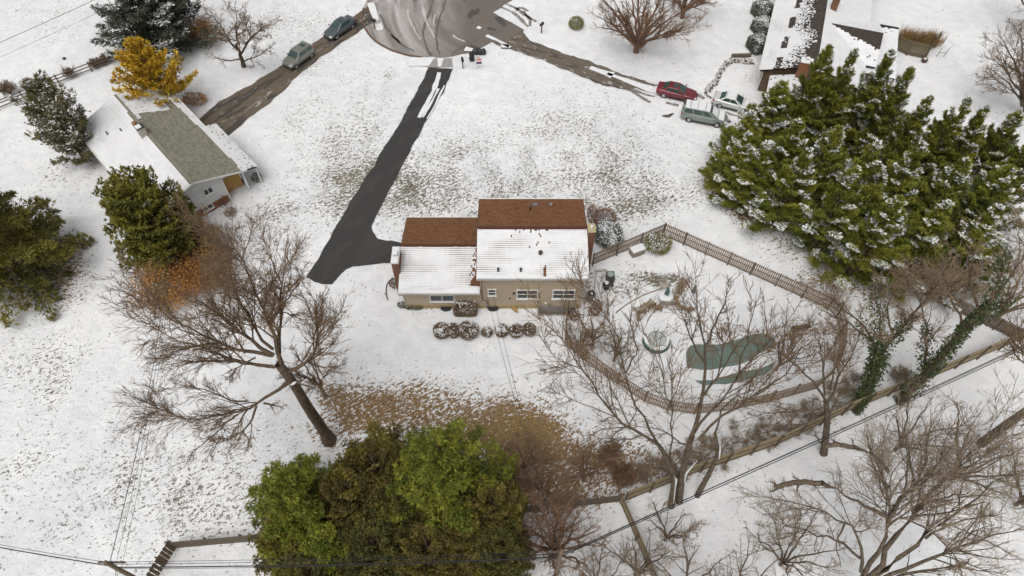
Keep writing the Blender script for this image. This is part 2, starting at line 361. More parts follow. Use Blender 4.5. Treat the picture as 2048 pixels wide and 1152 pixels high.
LITTER = [(670, 795, 1.8, 1.8, 1.15), (695, 838, 2.2, 1.5, 1.3), (750, 812, 3.6, 2.8, 1.25), (830, 824, 3.8, 2.7, 1.15), (910, 836, 3.8, 2.7, 1.3), (975, 850, 3.8, 2.6, 1.35), (1020, 860, 3.4, 2.4, 1.25), (1070, 874, 3.4, 2.4, 1.05), (1150, 884, 3.4, 2.2, .95), (1225, 895, 2.6, 1.9, .9), (1000, 912, 3.0, 2.8, 1.45), (1065, 925, 3.4, 2.8, 1.4), (1130, 945, 3.4, 2.4, 1.25), (1060, 985, 3.4, 1.8, 1.4), (1140, 990, 3.2, 1.6, 1.3), (1200, 985, 2.2, 1.0, 1.05), (1300, 945, 2.8, 1.2, 1.1), (1455, 370, 1.6, 3.2, 1.5), (1490, 440, 2.0, 1.6, 1.0), (1560, 492, 3.0, 1.3, .95), (1650, 540, 3.2, 1.3, .95), (1740, 580, 3, 1.3, .9), (1330, 925, 4, 1.2, 1.0),
          (652, 884, 1.1, .8, 1.4), (630, 868, 1.2, .9, .9), (1215, 915, 1.0, .7, 1.5), (1245, 955, 1.0, .7, 1.5), (1160, 880, 3, 1.2, .6), (135, 540, 1.8, 2.2, 1.5), (150, 580, 1.6, 1.7, 1.0), (420, 520, 1.8, 3, 1.2), (405, 60, 2.2, 2.8, 1.4), (400, 200, 1.6, .6, .8), (1465, 385, 1.2, 2.5, 1.5), (1500, 430, 1.5, 2, .9), (1600, 500, 4, 1, .75), (1690, 555, 3.5, 1.1, .9), (1750, 770, 3, 1.4, .5), (1560, 850, 5, .8, .7),
          (640, 860, 1.2, 1, .6), (600, 870, 2.2, 1.2, .45), (460, 425, .8, .5, .9), (1230, 640, 1.6, .9, .55), (1200, 600, 1.0, .9, .6), (810, 455, .6, 1.4, .8), (1205, 470, 1.5, 1.4, .8), (1400, 340, 1, 1, .0), (880, 612, 3, .25, .8), (1495, 140, .8, 2.5, .6), (1850, 470, 5, 3, .5)]
def field(P_, L):
    out = np.zeros(P_.shape[:-1])
    for px, py, rx, ry, a in L:
        c = P2(px, py); d = ((P_[..., 0]-c[0])/rx)**2+((P_[..., 1]-c[1])/ry)**2
        out = np.maximum(out, a*np.exp(-d*.7))+.25*np.minimum(out, a*np.exp(-d*.7))
    return out
wob = np.stack([vnoise(G2, .5, 21, 3), vnoise(G2, .5, 22, 3)], -1)*.9
gr = field(G2+wob, GRASS)*(.75+.45*vnoise(G2, .35, 3)); li = field(G2+wob, LITTER)*(.9+.3*vnoise(G2, .6, 4))
inroad = np.zeros(GX.shape, bool)
for p in roads.values(): inroad |= inpoly(G2, p)
gz = .028*vnoise(G2, .55, 9, 3)+.016*vnoise(G2, 2.3, 10, 2)
near = (np.abs(GX) < 75) & (GY > 4) & (GY < 104)
gz = np.where(near, gz, 0); gz[inroad] = -.05
NY, NX = GX.shape; I = np.arange(NX*NY).reshape(NY, NX)
quads = np.stack([I[:-1, :-1], I[:-1, 1:], I[1:, 1:], I[1:, :-1]], -1).reshape(-1, 4)
cx, cy = (GX[:-1, :-1]+GX[1:, 1:])/2, (GY[:-1, :-1]+GY[1:, 1:])/2
keep = ~((cx > PX0) & (cx < PX1) & (cy > PY0) & (cy < PY1)).ravel()
gm = bpy.data.materials.new('snowy_ground'); gm.use_nodes = True
def ground_nodes(m):
    n, l = m.node_tree.nodes, m.node_tree.links; b = n['Principled BSDF']; b.inputs['Roughness'].default_value = .75; b.inputs['Specular IOR Level'].default_value = .2
    tc = n.new('ShaderNodeTexCoord')
    def mapv(sc, rot=0):
        mp = n.new('ShaderNodeMapping'); mp.vector_type = 'TEXTURE'; mp.inputs['Scale'].default_value = [1/a for a in sc]; mp.inputs['Rotation'].default_value = (0, 0, rot); l.new(tc.outputs['Object'], mp.inputs['Vector']); return mp.outputs[0]
    def noise(v, sc, det=3, rgh=.5, dist=0):
        z = n.new('ShaderNodeTexNoise'); z.inputs['Scale'].default_value = sc; z.inputs['Detail'].default_value = det; z.inputs['Roughness'].default_value = rgh; z.inputs['Distortion'].default_value = dist; l.new(v, z.inputs['Vector']); return z.outputs['Fac']
    def mth(op, a, c):
        k = n.new('ShaderNodeMath'); k.operation = op
        for i, v in enumerate((a, c)):
            if isinstance(v, (int, float)): k.inputs[i].default_value = v
            else: l.new(v, k.inputs[i])
        return k.outputs[0]
    def ramp(v, a, c, lo=0, hi=1):
        r = n.new('ShaderNodeMapRange'); r.inputs['From Min'].default_value = a; r.inputs['From Max'].default_value = c; r.inputs['To Min'].default_value = lo; r.inputs['To Max'].default_value = hi; l.new(v, r.inputs['Value']); return r.outputs[0]
    def mix(f, A, B):
        x = n.new('ShaderNodeMix'); x.data_type = 'RGBA'; l.new(f, x.inputs[0])
        for s_, v in ((6, A), (7, B)):
            if isinstance(v, tuple): x.inputs[s_].default_value = (*v, 1)
            else: l.new(v, x.inputs[s_])
        return x.outputs[2]
    ga = n.new('ShaderNodeAttribute'); ga.attribute_name = 'grass'; la = n.new('ShaderNodeAttribute'); la.attribute_name = 'litter'
    v1 = mapv((.85, 1.5, 1), math.radians(30))
    f1 = noise(v1, 2.9, 4, .62, .3); f2 = noise(mapv((1, 1.2, 1), .4), 6.5, 3, .55)
    fl = mth('ADD', mth('MULTIPLY', f1, .65), mth('MULTIPLY', f2, .35))
    big = noise(mapv((1, 1, 1)), .22, 3)
    thr = mth('SUBTRACT', mth('SUBTRACT', mth('ADD', ramp(big, .3, .7, .045, -.03), .629), mth('MULTIPLY', mth('MINIMUM', ga.outputs['Fac'], 1.5), .175)), mth('MULTIPLY', la.outputs['Fac'], .10))
    gmask = ramp(mth('SUBTRACT', fl, thr), -.012, .03)
    lthr = mth('SUBTRACT', .69, mth('MULTIPLY', mth('MINIMUM', la.outputs['Fac'], 1.5), .178))
    lmask = ramp(mth('SUBTRACT', fl, lthr), -.02, .04)
    snowc = mix(ramp(mth('ADD', mth('MULTIPLY', noise(mapv((1, 1, 1)), .8, 6), .5), mth('MULTIPLY', noise(mapv((1, 1, 1)), .11, 4), .5)), .36, .64), (.575, .578, .588), (.715, .715, .715))
    n3 = noise(mapv((1, 1, 1)), 3.3, 5)
    grassc = mix(ramp(n3, .35, .65), (.125, .108, .075), (.215, .19, .14))
    litc = mix(ramp(noise(mapv((1, 1, 1)), 5.5, 5), .35, .65), (.125, .08, .038), (.27, .17, .078))
    gcol = mix(ramp(la.outputs['Fac'], .15, .6), grassc, litc)
    gr2 = n.new('ShaderNodeAttribute'); gr2.attribute_name = 'grass'
    lush = mix(ramp(gr2.outputs['Fac'], 1.25, 1.6), gcol, mix(ramp(n3, .35, .65), (.085, .085, .025), (.15, .13, .045)))
    c = mix(gmask, snowc, lush); c = mix(lmask, c, litc)
    l.new(c, b.inputs['Base Color'])
    bh = mth('ADD', mth('MULTIPLY', noise(mapv((1, 1, 1)), 2.2, 4), 1.2), mth('MULTIPLY', noise(mapv((1, 1, 1)), 9, 3), .35))
    bh = mth('SUBTRACT', bh, mth('MULTIPLY', gmask, .25))
    bp = n.new('ShaderNodeBump'); bp.inputs['Strength'].default_value = .7; bp.inputs['Distance'].default_value = .14; l.new(bh, bp.inputs['Height']); l.new(bp.outputs[0], b.inputs['Normal'])
ground_nodes(gm)
ground = np_mesh('ground', np.stack([GX, GY, gz], -1), quads[keep], gm, smooth=True); tag(ground, kind='structure')
for nm, arr in (('grass', gr), ('litter', li)):
    a = ground.data.attributes.new(nm, 'FLOAT', 'POINT'); a.data.foreach_set('value', np.where(near, arr, 0).astype(np.float32).ravel())

# snow strips left between the wheel tracks of the drive
def strip(px, w0, w1, parent, name='snow_strip', m=SNOW, z=.056, h=.035, seed=1, amp=.07):
    c = np.array(wpoly(px)); c = smooth_poly(c, 2, closed=False); d = np.gradient(c, axis=0); d /= np.linalg.norm(d, axis=1)[:, None]
    nn = np.stack([-d[:, 1], d[:, 0]], 1); w_ = np.linspace(w0, w1, len(c))[:, None]*(1+.5*vnoise(c, 1.3, seed, 3))[:, None]
    poly = jitter_poly(np.vstack([c+nn*w_/2, (c-nn*w_/2)[::-1]]), .3, amp*.5, seed)
    return MB().prism([tuple(q) for q in poly], z, z+h).build(name, m, parent)
dw = bpy.data.objects['driveway']; ap = bpy.data.objects['driveway_apron']; sdw = bpy.data.objects['side_driveway']; ndw = bpy.data.objects['neighbour_driveway']; rdo = bpy.data.objects['road']
strip([(879, 146), (874, 165), (866, 185), (852, 212), (838, 236)], .75, .35, dw, seed=1)
strip([(877, 178), (868, 196), (856, 218), (846, 236)], .35, .15, dw, seed=2)
strip([(889, 172), (876, 198), (866, 220), (854, 238)], .25, .12, dw, seed=3)
strip([(881, 118), (880, 134)], .8, .7, ap, seed=4, z=.064)
strip([(840, 116), (838, 133)], 3.4, 2.8, ap, seed=6, z=.064)
for i, q in enumerate([[(1215, 148), (1260, 165), (1320, 186)], [(1180, 136), (1225, 152)]]): strip(q, .5, 1.1, ndw, seed=20+i, z=.068)
for i, q in enumerate([[(973, 72), (1000, 84), (1020, 96)], [(955, 55), (962, 58)], [(930, 98), (945, 101)], [(1003, 92), (1018, 94)]]): strip(q, .7, .5, rdo, seed=30+i, z=.068)
for i, q in enumerate([[(742, 8), (748, 28), (754, 42)], [(756, 50), (760, 62)]]): strip(q, .9, .6, rdo, seed=40+i, z=.06, h=.12, amp=.2)
# wheel tracks pressed through the snow to the grass
TRK = mat('muddy_track', (.09, .077, .064), .9, (.32, .31, .30), 3.5, 6, contrast=1.8)
tr = [[(1000, 5), (1025, 12), (1050, 30), (1072, 44)], [(1000, 14), (1030, 26), (1052, 50), (1056, 54)], [(1046, 22), (1058, 36), (1062, 52)], [(1030, 22), (1045, 14), (1056, 22)]]
tr2 = [[(1225, 160), (1270, 182), (1310, 194)], [(1235, 150), (1280, 163), (1318, 172)], [(1395, 188), (1410, 198)], [(1412, 190), (1424, 198), (1426, 208)], [(1330, 206), (1360, 212), (1372, 214)], [(1452, 226), (1468, 232), (1490, 236)], [(1455, 238), (1462, 244)], [(1240, 170), (1300, 204)]]
trk = thing('wheel_tracks', None, None, (*P2(1060, 30), 0)); 
ground_tracks = [strip(q, .42, .3, ground, 'wheel_track', TRK, .012, .016, 50+i, .3) for i, q in enumerate(tr+tr2)]
bpy.data.objects.remove(trk)

pud = jitter_poly(smooth_poly(wpoly([(1322, 232), (1334, 229), (1348, 226), (1348, 230), (1340, 235), (1326, 234)]), 2), .25, .1, 2)
MB().prism([tuple(q) for q in pud], .0, .03).build('wheel_track', mat('wet_mud', (.10, .085, .07), .5, (.06, .052, .045), 3), ground)
TYR = mat('tyre_rut', (.085, .074, .066), .7, (.14, .12, .105), 3, 6)
for i, q in enumerate(([(862, 112), (850, 90), (846, 60), (858, 25), (870, -5)], [(880, 112), (872, 88), (872, 60), (884, 25), (894, -5)], [(900, 112), (930, 90), (975, 70), (1010, 62)], [(780, 70), (800, 88), (830, 104)], [(760, 30), (775, 62), (800, 86)])): strip(q, .32, .22, rdo, 'tyre_rut', TYR, .05, .006, 70+i, .25)
for i, q in enumerate(([(815, 20), (822, 50), (840, 80)], [(845, 15), (852, 45), (870, 75)], [(790, 10), (796, 34)], [(905, 72), (930, 84)], [(870, 30), (868, 52)])): strip(q, .28, .12, rdo, 'slush_streak', mat('slush', (.50, .48, .475), .7, (.34, .32, .31), 4, 6), .05, .01, 80+i, .3)
# grass tufts and fallen leaves that stand out of the snow
def scatter(fieldL, n, lo, box=(-60, 60, 12, 95), seed=5, pw=1.0):
    r = np.random.default_rng(seed); q = np.stack([r.uniform(box[0], box[1], n), r.uniform(box[2], box[3], n)], -1)
    wv = np.stack([vnoise(q, .5, 21, 3), vnoise(q, .5, 22, 3)], -1)*.9
    f = field(q+wv, fieldL)*(.6+.6*vnoise(q, 1.4, 6, 3)); ok = r.random(n) < np.clip(f-lo, 0, 1)**pw
    for p in roads.values(): ok &= ~inpoly(q, p)
    ok &= ~((q[:, 0] > HX0-.6) & (q[:, 0] < HX1+.6) & (q[:, 1] > HY0-.8) & (q[:, 1] < HY1+.6))
    return q[ok], f[ok]
def blades(q, size, flat, seed, k=3):
    r = np.random.default_rng(seed); N = len(q); q = np.repeat(q, k, 0)+r.normal(0, .05, (N*k, 2)); N *= k
    a = r.uniform(0, 6.28, N); el = r.uniform(*flat, N); L = size*r.uniform(.6, 1.4, N); b = np.column_stack([q, np.full(N, .005)])
    d = np.stack([np.cos(a)*np.cos(el), np.sin(a)*np.cos(el), np.sin(el)], -1); sd_ = np.stack([-np.sin(a), np.cos(a), r.normal(0, .3, N)], -1)*(L*.28)[:, None]
    V = np.stack([b, b+d*L[:, None]*.5+sd_, b+d*L[:, None], b+d*L[:, None]*.5-sd_], 1)
    return V.reshape(-1, 3), np.arange(N*4).reshape(N, 4), r.random(N)
q, f = scatter(GRASS, 420000, .1, pw=1.5, seed=5)
V, Fc, T = blades(q, .10, (.25, .9), 1)
tag(np_mesh('grass_tufts', V, Fc, mat('dry_grass', (.10, .085, .055), .9, (.205, .18, .125), tone=True), tone=T), 'dry winter grass blades poking up through the thin snow', 'grass', kind='stuff')
q, f = scatter(LITTER, 300000, .22, pw=2.3, seed=6)
V, Fc, T = blades(q, .10, (.0, .35), 2, 2)
tag(np_mesh('fallen_leaves', V, Fc, mat('dead_leaf', (.12, .075, .035), .9, (.27, .165, .07), tone=True), tone=T), 'brown fallen leaves lying in drifts on the snow under the trees', 'leaves', kind='stuff')
# footprints: flat patches with the grey shade of the dents painted into their colour
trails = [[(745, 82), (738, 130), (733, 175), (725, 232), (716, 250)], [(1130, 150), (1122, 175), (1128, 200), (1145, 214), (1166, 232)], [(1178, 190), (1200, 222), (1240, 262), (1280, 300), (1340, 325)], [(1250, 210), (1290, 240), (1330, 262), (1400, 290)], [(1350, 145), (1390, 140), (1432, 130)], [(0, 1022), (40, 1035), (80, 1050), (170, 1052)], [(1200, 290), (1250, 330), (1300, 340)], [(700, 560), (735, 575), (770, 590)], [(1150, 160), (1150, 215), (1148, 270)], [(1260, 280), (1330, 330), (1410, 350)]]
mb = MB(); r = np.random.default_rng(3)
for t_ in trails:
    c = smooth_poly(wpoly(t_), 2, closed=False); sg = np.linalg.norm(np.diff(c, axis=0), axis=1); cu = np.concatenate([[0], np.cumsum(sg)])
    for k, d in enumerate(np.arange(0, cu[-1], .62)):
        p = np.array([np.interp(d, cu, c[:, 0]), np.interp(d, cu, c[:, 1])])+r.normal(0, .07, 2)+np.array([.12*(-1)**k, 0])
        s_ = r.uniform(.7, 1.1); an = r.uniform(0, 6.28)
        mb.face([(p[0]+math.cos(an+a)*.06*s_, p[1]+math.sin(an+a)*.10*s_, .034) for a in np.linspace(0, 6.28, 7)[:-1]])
tag(mb.build('footprints', mat('footprint_shade', (.22, .205, .18), .9, (.12, .11, .09), 6)), 'trails of footprints on the snowy front lawn, dent shade painted as flat patches', 'footprints', kind='stuff')
# ------------------------------------------------------------------ house helpers
def roof_slope(name, e0, e1, r0, r1, m, parent, course=.15):
    """shingle courses stepping up from the eave e0-e1 to the ridge r0-r1"""
    e0, e1, r0, r1 = [np.asarray(a, float) for a in (e0, e1, r0, r1)]
    L = np.linalg.norm(r0-e0); W = np.linalg.norm(e1-e0); nc = max(3, int(L/course)); nrm = unit(np.cross(e1-e0, r0-e0)); nrm = nrm if nrm[2] > 0 else -nrm
    mb = MB()
    for k in range(nc):
        a, b = k/nc, (k+1)/nc; lo = nrm*.018
        A, B, C, D = e0+(r0-e0)*a+lo, e1+(r1-e1)*a+lo, e1+(r1-e1)*b, e0+(r0-e0)*b
        mb.face([A, B, C, D], 0, [(0, L*a), (W, L*a), (W, L*b), (0, L*b)])
        mb.face([A-lo, B-lo, B, A], 0, [(0, L*a), (W, L*a), (W, L*a), (0, L*a)])
    t = nrm*.16; q = [e0-t, e1-t, r1-t, r0-t]
    mb.face(q[::-1], 0)
    return mb.build(name, m, parent)
def roof_snow(name, e0, e1, r0, r1, parent, keep, course=.15, cell=.12, th=.03, gap=.024, seed=0, v0=0.0, v1=1.0, m=None):
    """snow lying on each shingle course, broken where keep(u, v) says it has thawed"""
    e0, e1, r0, r1 = [np.asarray(a, float) for a in (e0, e1, r0, r1)]
    L = np.linalg.norm(r0-e0); W = np.linalg.norm(e1-e0); nc = int(L/course); nu = int(W/cell)
    nrm = unit(np.cross(e1-e0, r0-e0)); nrm = nrm if nrm[2] > 0 else -nrm; rg = np.random.default_rng(seed); mb = MB()
    for k in range(nc):
        v = (k+.5)/nc
        if v < v0 or v > v1: continue
        ks = [bool(keep((i+.5)/nu, v, rg)) for i in range(nu)]; i = 0; g0 = gap*rg.uniform(.85, 1.15); tk = rg.uniform(.85, 1.15)
        while i < nu:
            if not ks[i]: i += 1; continue
            j = i
            while j < nu and ks[j] and j-i < 4: j += 1
            g1 = g0*max(.15, 1+.75*float(vnoise(np.array([[i*cell*.9, k*.55]]), 1.0, seed, 2)[0])); a, b = (k*course+g1)/L, min(1, ((k+1)*course)/L); ua, ub = i/nu, j/nu
            def pt(u, vv): return (e0+(e1-e0)*u)*(1-vv)+(r0+(r1-r0)*u)*vv
            t = nrm*(.022+th*tk); t0 = nrm*.02
            mb.quadm([pt(ua, a)+t*.75, pt(ub, a)+t*.75, pt(ub, b)+t, pt(ua, b)+t, pt(ua, a-.006)+t0, pt(ub, a-.006)+t0, pt(ua, b)+t0*.3, pt(ub, b)+t0*.3], [(0, 1, 2, 3), (4, 5, 1, 0), (3, 2, 7, 6), (4, 0, 3, 6), (1, 5, 7, 2)])
            i = j
    return tag(mb.build(name, m or SNOW, parent), kind='stuff')
def snow_roll(name, e0, e1, up, parent, seed=0, w=.62, h=.16, gaps=()):
    """thick wavy snow bank that slid down onto the eave"""
    e0, e1 = np.asarray(e0, float), np.asarray(e1, float); W = np.linalg.norm(e1-e0); n = int(W/.16); mb = MB(); rows = []
    up = unit(up); nrm = unit(np.cross(e1-e0, up)); nrm = nrm if nrm[2] > 0 else -nrm
    for i in range(n+1):
        u = i/n; p = e0+(e1-e0)*u; ww = w*(.8+.35*float(vnoise(np.array([[u*W, seed]]), 1.1, seed, 2)[0])); hh = h*(.85+.25*float(vnoise(np.array([[u*W, seed+3.]]), 2.2, seed+1, 2)[0]))
        for a, b in gaps:
            if a < u < b: ww *= .35; hh *= .4
        e = .35 if i in (0, n) else 1
        rows.append([p-up*.05+nrm*.02, p-up*.09+nrm*hh*.55*e, p+up*ww*.12+nrm*hh*e, p+up*ww*.55+nrm*hh*.95*e, p+up*ww*.9+nrm*hh*.6*e, p+up*ww+nrm*.03])
    k = 6; V = [q for r_ in rows for q in r_]
    mb.quadm(V, [(i*k+j, (i+1)*k+j, (i+1)*k+j+1, i*k+j+1) for i in range(n) for j in range(k-1)])
    mb.face([rows[0][j] for j in range(k)]); mb.face([rows[-1][j] for j in range(k)][::-1])
    return mb.build(name, SNOW, parent, smooth=True)
def window(parent, c, right, nrm, w_, h_, cols=1, rows=1, fr=.09, name='window', trim=WHITE, snow=False):
    """frame proud of the wall, panes set back, glazing bars"""
    c, right, nrm = np.asarray(c, float), unit(right), unit(nrm); mb = MB()
    for s_ in (-1, 1):
        mb.obox(c+right*s_*(w_/2-fr/2)+nrm*.04, right, nrm, Z3, fr, .09, h_)
        mb.obox(c+Z3*s_*(h_/2-fr/2)+nrm*.042, right, nrm, Z3, w_-2*fr, .085, fr)
    mb.obox(c-Z3*(h_/2+.03)+nrm*.07, right, nrm, Z3, w_+.08, .14, .05)
    f = mb.build(name, trim, parent); iw, ih = w_-2*fr, h_-2*fr
    for i in range(cols):
        for j in range(rows):
            cc = c+right*((i+.5)/cols-.5)*iw+Z3*((j+.5)/rows-.5)*ih
            MB().obox(cc+nrm*.012, right, nrm, Z3, iw/cols-.04, .02, ih/rows-.035).build('pane', GLASS, f)
    g = MB(); n_ = 0
    for i in range(1, cols): g.obox(c+right*(i/cols-.5)*iw+nrm*.04, right, nrm, Z3, .06, .06, ih); n_ = 1
    for j in range(1, rows): g.obox(c+Z3*(j/rows-.5)*ih+nrm*.036, right, nrm, Z3, iw, .055, .045); n_ = 1
    if n_: g.build('glazing_bar', trim, f)
    return f
def chimney(parent, x0, x1, y0, y1, z1, brick, cap=CONC, flue=True, snow=True, z0=0.0):
    c = MB().box(x0, x1, y0, y1, z0, z1).build('chimney', brick, parent)
    MB().box(x0-.06, x1+.06, y0-.06, y1+.06, z1, z1+.1).build('cap', cap, c, bevel=.02)
    if flue:
        cx_, cy_ = (x0+x1)/2, (y0+y1)/2; MB().box(cx_-.17, cx_+.17, cy_-.2, cy_+.2, z1+.1, z1+.34).build('flue', cap, c, bevel=.02)
        if snow: MB().box(cx_-.2, cx_+.2, cy_-.23, cy_+.23, z1+.34, z1+.44).build('snow', SNOW, c, bevel=.04)
    return c
def pipe(parent, p, h=.45, r=.07, m=DARK, name='roof_vent'):
    p = np.asarray(p, float)
    return MB().tube([p-Z3*.1, p+Z3*h], r, 10).lathe(p+Z3*h, [(r*1.25, 0), (r*1.25, .06), (.01, .09)], 10).build(name, m, parent)

# ------------------------------------------------------------------ the beige house
RX0, RXM, RX1 = -9.88, -3.0, 6.5
EB, EF = 34.39, 43.45                        # rear and front eave
EF2 = 43.10
MZE, MZR, MYR = 4.95, 6.2, (EB+EF)/2
LZE, LZR, LYR = 2.79, 4.0, (EB+EF2)/2
H1 = thing('house', 'beige split level house with brown roof half covered in snow', 'house', (-1.5, 38.9, 0))
w_ = MB()
w_.prism([(-2.75, HY0), (HX1, HY0), (HX1, HY1), (-2.75, HY1)], .5, MZE-.02)
w_.face([(HX1, HY0, MZE-.02), (HX1, HY1, MZE-.02), (HX1, MYR, MZR-.16)]); w_.face([(-2.75, HY1, MZE-.02), (-2.75, HY0, MZE-.02), (-2.75, MYR, MZR-.16)])
w_.build('wall', BEIGE, H1)
w_ = MB(); w_.prism([(HX0, HY0), (-2.752, HY0), (-2.752, HY1-.3), (HX0, HY1-.3)], .5, LZE-.02)
w_.face([(HX0, HY1-.3, LZE-.02), (HX0, HY0, LZE-.02), (HX0, LYR, LZR-.16)])
w_.build('wall', BEIGE, H1)
f_ = MB(); f_.box(HX0-.03, PX0, HY0-.05, HY1-.4, -.3, .5); f_.box(PX0, PX1, HY0-.012, HY0+.4, -2.2, .5); f_.box(PX1, HX1+.03, HY0-.05, HY1-.1, -.3, .5)
f_.build('foundation', FOUND, H1)
band = MB(); band.obox(((PX0+PX1)/2, HY0-.03, -.8), X3, Y3, Z3, PX1-PX0-.02, .03, 2.5); band.build('cellar_wall', CONC, H1)
# roofs
ra = roof_slope('roof', (RXM, EB, MZE), (RX1, EB, MZE), (RXM, MYR, MZR), (RX1, MYR, MZR), SHINGLE, H1)
rf = roof_slope('roof', (RX1, EF, MZE), (RXM, EF, MZE), (RX1, MYR, MZR), (RXM, MYR, MZR), SHINGLE, H1)
la = roof_slope('roof', (RX0, EB, LZE), (RXM+.24, EB, LZE), (RX0, LYR, LZR), (RXM+.24, LYR, LZR), SHINGLE, H1)
lf = roof_slope('roof', (RXM+.24, EF2, LZE), (RX0, EF2, LZE), (RXM+.24, LYR, LZR), (RX0, LYR, LZR), SHINGLE, H1)
def ridge_caps(x0, x1, y, z, parent):
    me = None; n = int((x1-x0)/.2)
    for i in range(n):
        if me is None:
            mb = MB(); mb.quadm([(-.11, -.17, -.03), (.11, -.17, -.03), (.11, 0, .025), (-.11, 0, .025), (.11, .17, -.03), (-.11, .17, -.03), (-.11, -.17, -.055), (.11, -.17, -.055)], [(0, 1, 2, 3), (3, 2, 4, 5), (6, 7, 1, 0)])
            o = mb.build('ridge_shingle', CAPSH, parent, local=True); me = o.data
        else: o = link('ridge_shingle', me, parent)
        o.location = Vector((x0+(i+.5)*(x1-x0)/n, y, z+.045))-origin(parent); o.rotation_euler = (0, 0.06*(-1)**i*.3, 0)
ridge_caps(RXM+.05, RX1-.05, MYR, MZR, ra); ridge_caps(RX0+.05, RXM+.1, LYR, LZR, la)
def kmain(u, v, r):
    thin = math.exp(-((u-.5)/.16)**2)*max(0, v-.45)*.25+(.5 if (abs(u-.607) < .016 and .1 < v < .3) else 0)+(.55 if v > .955 and .42 < u < .66 else 0)
    if abs(u-.607) < .012 and v < .2: return False
    return r.random() > thin*.55
roof_snow('snow_cover', (RXM, EB, MZE), (RX1, EB, MZE), (RXM, MYR, MZR), (RX1, MYR, MZR), ra, kmain, seed=1, v1=.985, gap=.052, course=.2)
def kleft(u, v, r):
    edge = max(0, (u-(.93-.06*(1-v)))/.07); 
    return r.random() > min(.95, edge*.8*(1.2-v*.7))+(.5 if u < .008 else 0)
roof_snow('snow_cover', (RX0, EB, LZE), (RXM, EB, LZE), (RX0, LYR, LZR), (RXM, LYR, LZR), la, kleft, seed=2, v1=.985, gap=.06, course=.2)
upv = unit(np.array([0, MYR-EB, MZR-MZE])); upl = unit(np.array([0, LYR-EB, LZR-LZE]))
snow_roll('snow_bank', (RXM, EB, MZE+.02), (RX1, EB, MZE+.02), upv, ra, 3, gaps=((.585, .63),)); snow_roll('snow_bank', (RX0, EB, LZE+.02), (RXM+.2, EB, LZE+.02), upl, la, 4, w=.55)
for x0, x1, y, z in ((RXM, RXM+.45, MYR-.2, MZR-.02), (RX1-.35, RX1, MYR-.2, MZR-.02)): MB().box(x0, x1, y-.1, y+.02, z, z+.07).build('snow', SNOW, ra, bevel=.03)
for x0, y, z in ((RX0+.05, LYR-.17, LZR-.02), (RX0+1.6, LYR-.17, LZR-.02), (-5.2, LYR-.17, LZR-.02), (-4.0, LYR-.17, LZR-.02)): MB().box(x0, x0+.35, y-.07, y+.02, z, z+.06).build('snow', SNOW, la, bevel=.025)
# gutters, fascia, rake boards, downspouts
for nm, x0, x1, z in (('gutter', RXM, RX1, MZE), ('gutter', RX0, RXM+.25, LZE)):
    MB().box(x0, x1, EB-.12, EB-.005, z-.13, z-.01).build(nm, GUTTER, H1, bevel=.02)
    MB().box(x0+.02, x1-.02, EB+.02, HY0-.005, z-.14, z-.11).build('soffit', WHITE, H1)
for x0, x1, z, y in ((RXM, RX1, MZE, EF), (RX0, RXM, LZE, EF2)): MB().box(x0, x1, y+.005, y+.12, z-.13, z-.01).build('gutter', WHITE, H1)
def rake(x, ye, yr, yf, ze, zr):
    for a, za, b, zb in ((ye, ze, yr, zr), (yf, ze, yr, zr)):
        p, q = np.array([x, a, za-.09]), np.array([x, b, zb-.09]); d = unit(q-p); MB().obox((p+q)/2, X3, d, np.cross(X3, d), .03, np.linalg.norm(q-p), .16).build('rake_board', CAPSH, H1)
rake(RXM-.02, EB, MYR, EF, MZE, MZR); rake(RX1+.02, EB, MYR, EF, MZE, MZR); rake(RX0-.02, EB, LYR, EF2, LZE, LZR)
x_, z_ = -2.62, 0
MB().tube([(x_, EB-.05, MZE-.1), (x_-.0, HY0-.08, MZE-.45), (x_, HY0-.08, 1.35), (x_+.42, HY0-.08, 1.3), (x_+.42, HY0-.08, .3)], .045, 6).build('downspout', mat('downspout_brown', (.13, .10, .08), .5), H1)
MB().tube([(RX0+.42, EB-.05, LZE-.1), (RX0+.36, HY0-.08, LZE-.4), (RX0+.36, HY0-.08, .1)], .04, 6).build('downspout', GUTTER, H1)
MB().box(x_+.3, x_+.58, HY0-.16, HY0-.002, .55, .85).build('meter_box', GREYM, H1, bevel=.02)
for xx in np.linspace(onwall(1010, 560, HY0)[0], onwall(1100, 560, HY0)[0], 3): MB().box(xx-.45, xx+.45, EB+.06, EB+.28, MZE-.17, MZE-.14).build('soffit_vent', WHITE, H1)
# rear windows
def rearwin(px0, px1, py0, py1, cols, rows):
    a, z1 = onwall(px0, py0, HY0-.05); b, z0 = onwall(px1, py1, HY0-.05)
    return window(H1, ((a+b)/2, HY0, (z0+z1)/2), X3, -Y3, b-a, z1-z0, cols, rows)
rearwin(975, 993, 578.6, 591.5, 1, 2); rearwin(1033, 1076, 580, 597.8, 2, 2); rearwin(1105.5, 1148.8, 580, 597.8, 2, 2); rearwin(858, 910, 590, 603.5, 2, 1)
a, z = onwall(1028, 586, HY0); MB().box(a-.1, a+.1, HY0-.1, HY0-.002, z-.1, z+.12).build('wall_lamp', DARK, H1, bevel=.03)
a, z = onwall(1019.6, 596, HY0); MB().tube([(a, HY0, z), (a, HY0-.12, z)], .06, 8).build('vent_hood', DARK, H1)
a, z = onwall(1092, 605.5, HY0); MB().box(a-.12, a+.12, HY0-.12, HY0-.002, z-.06, z+.08).build('flood_lamp', WHITE, H1, bevel=.03)
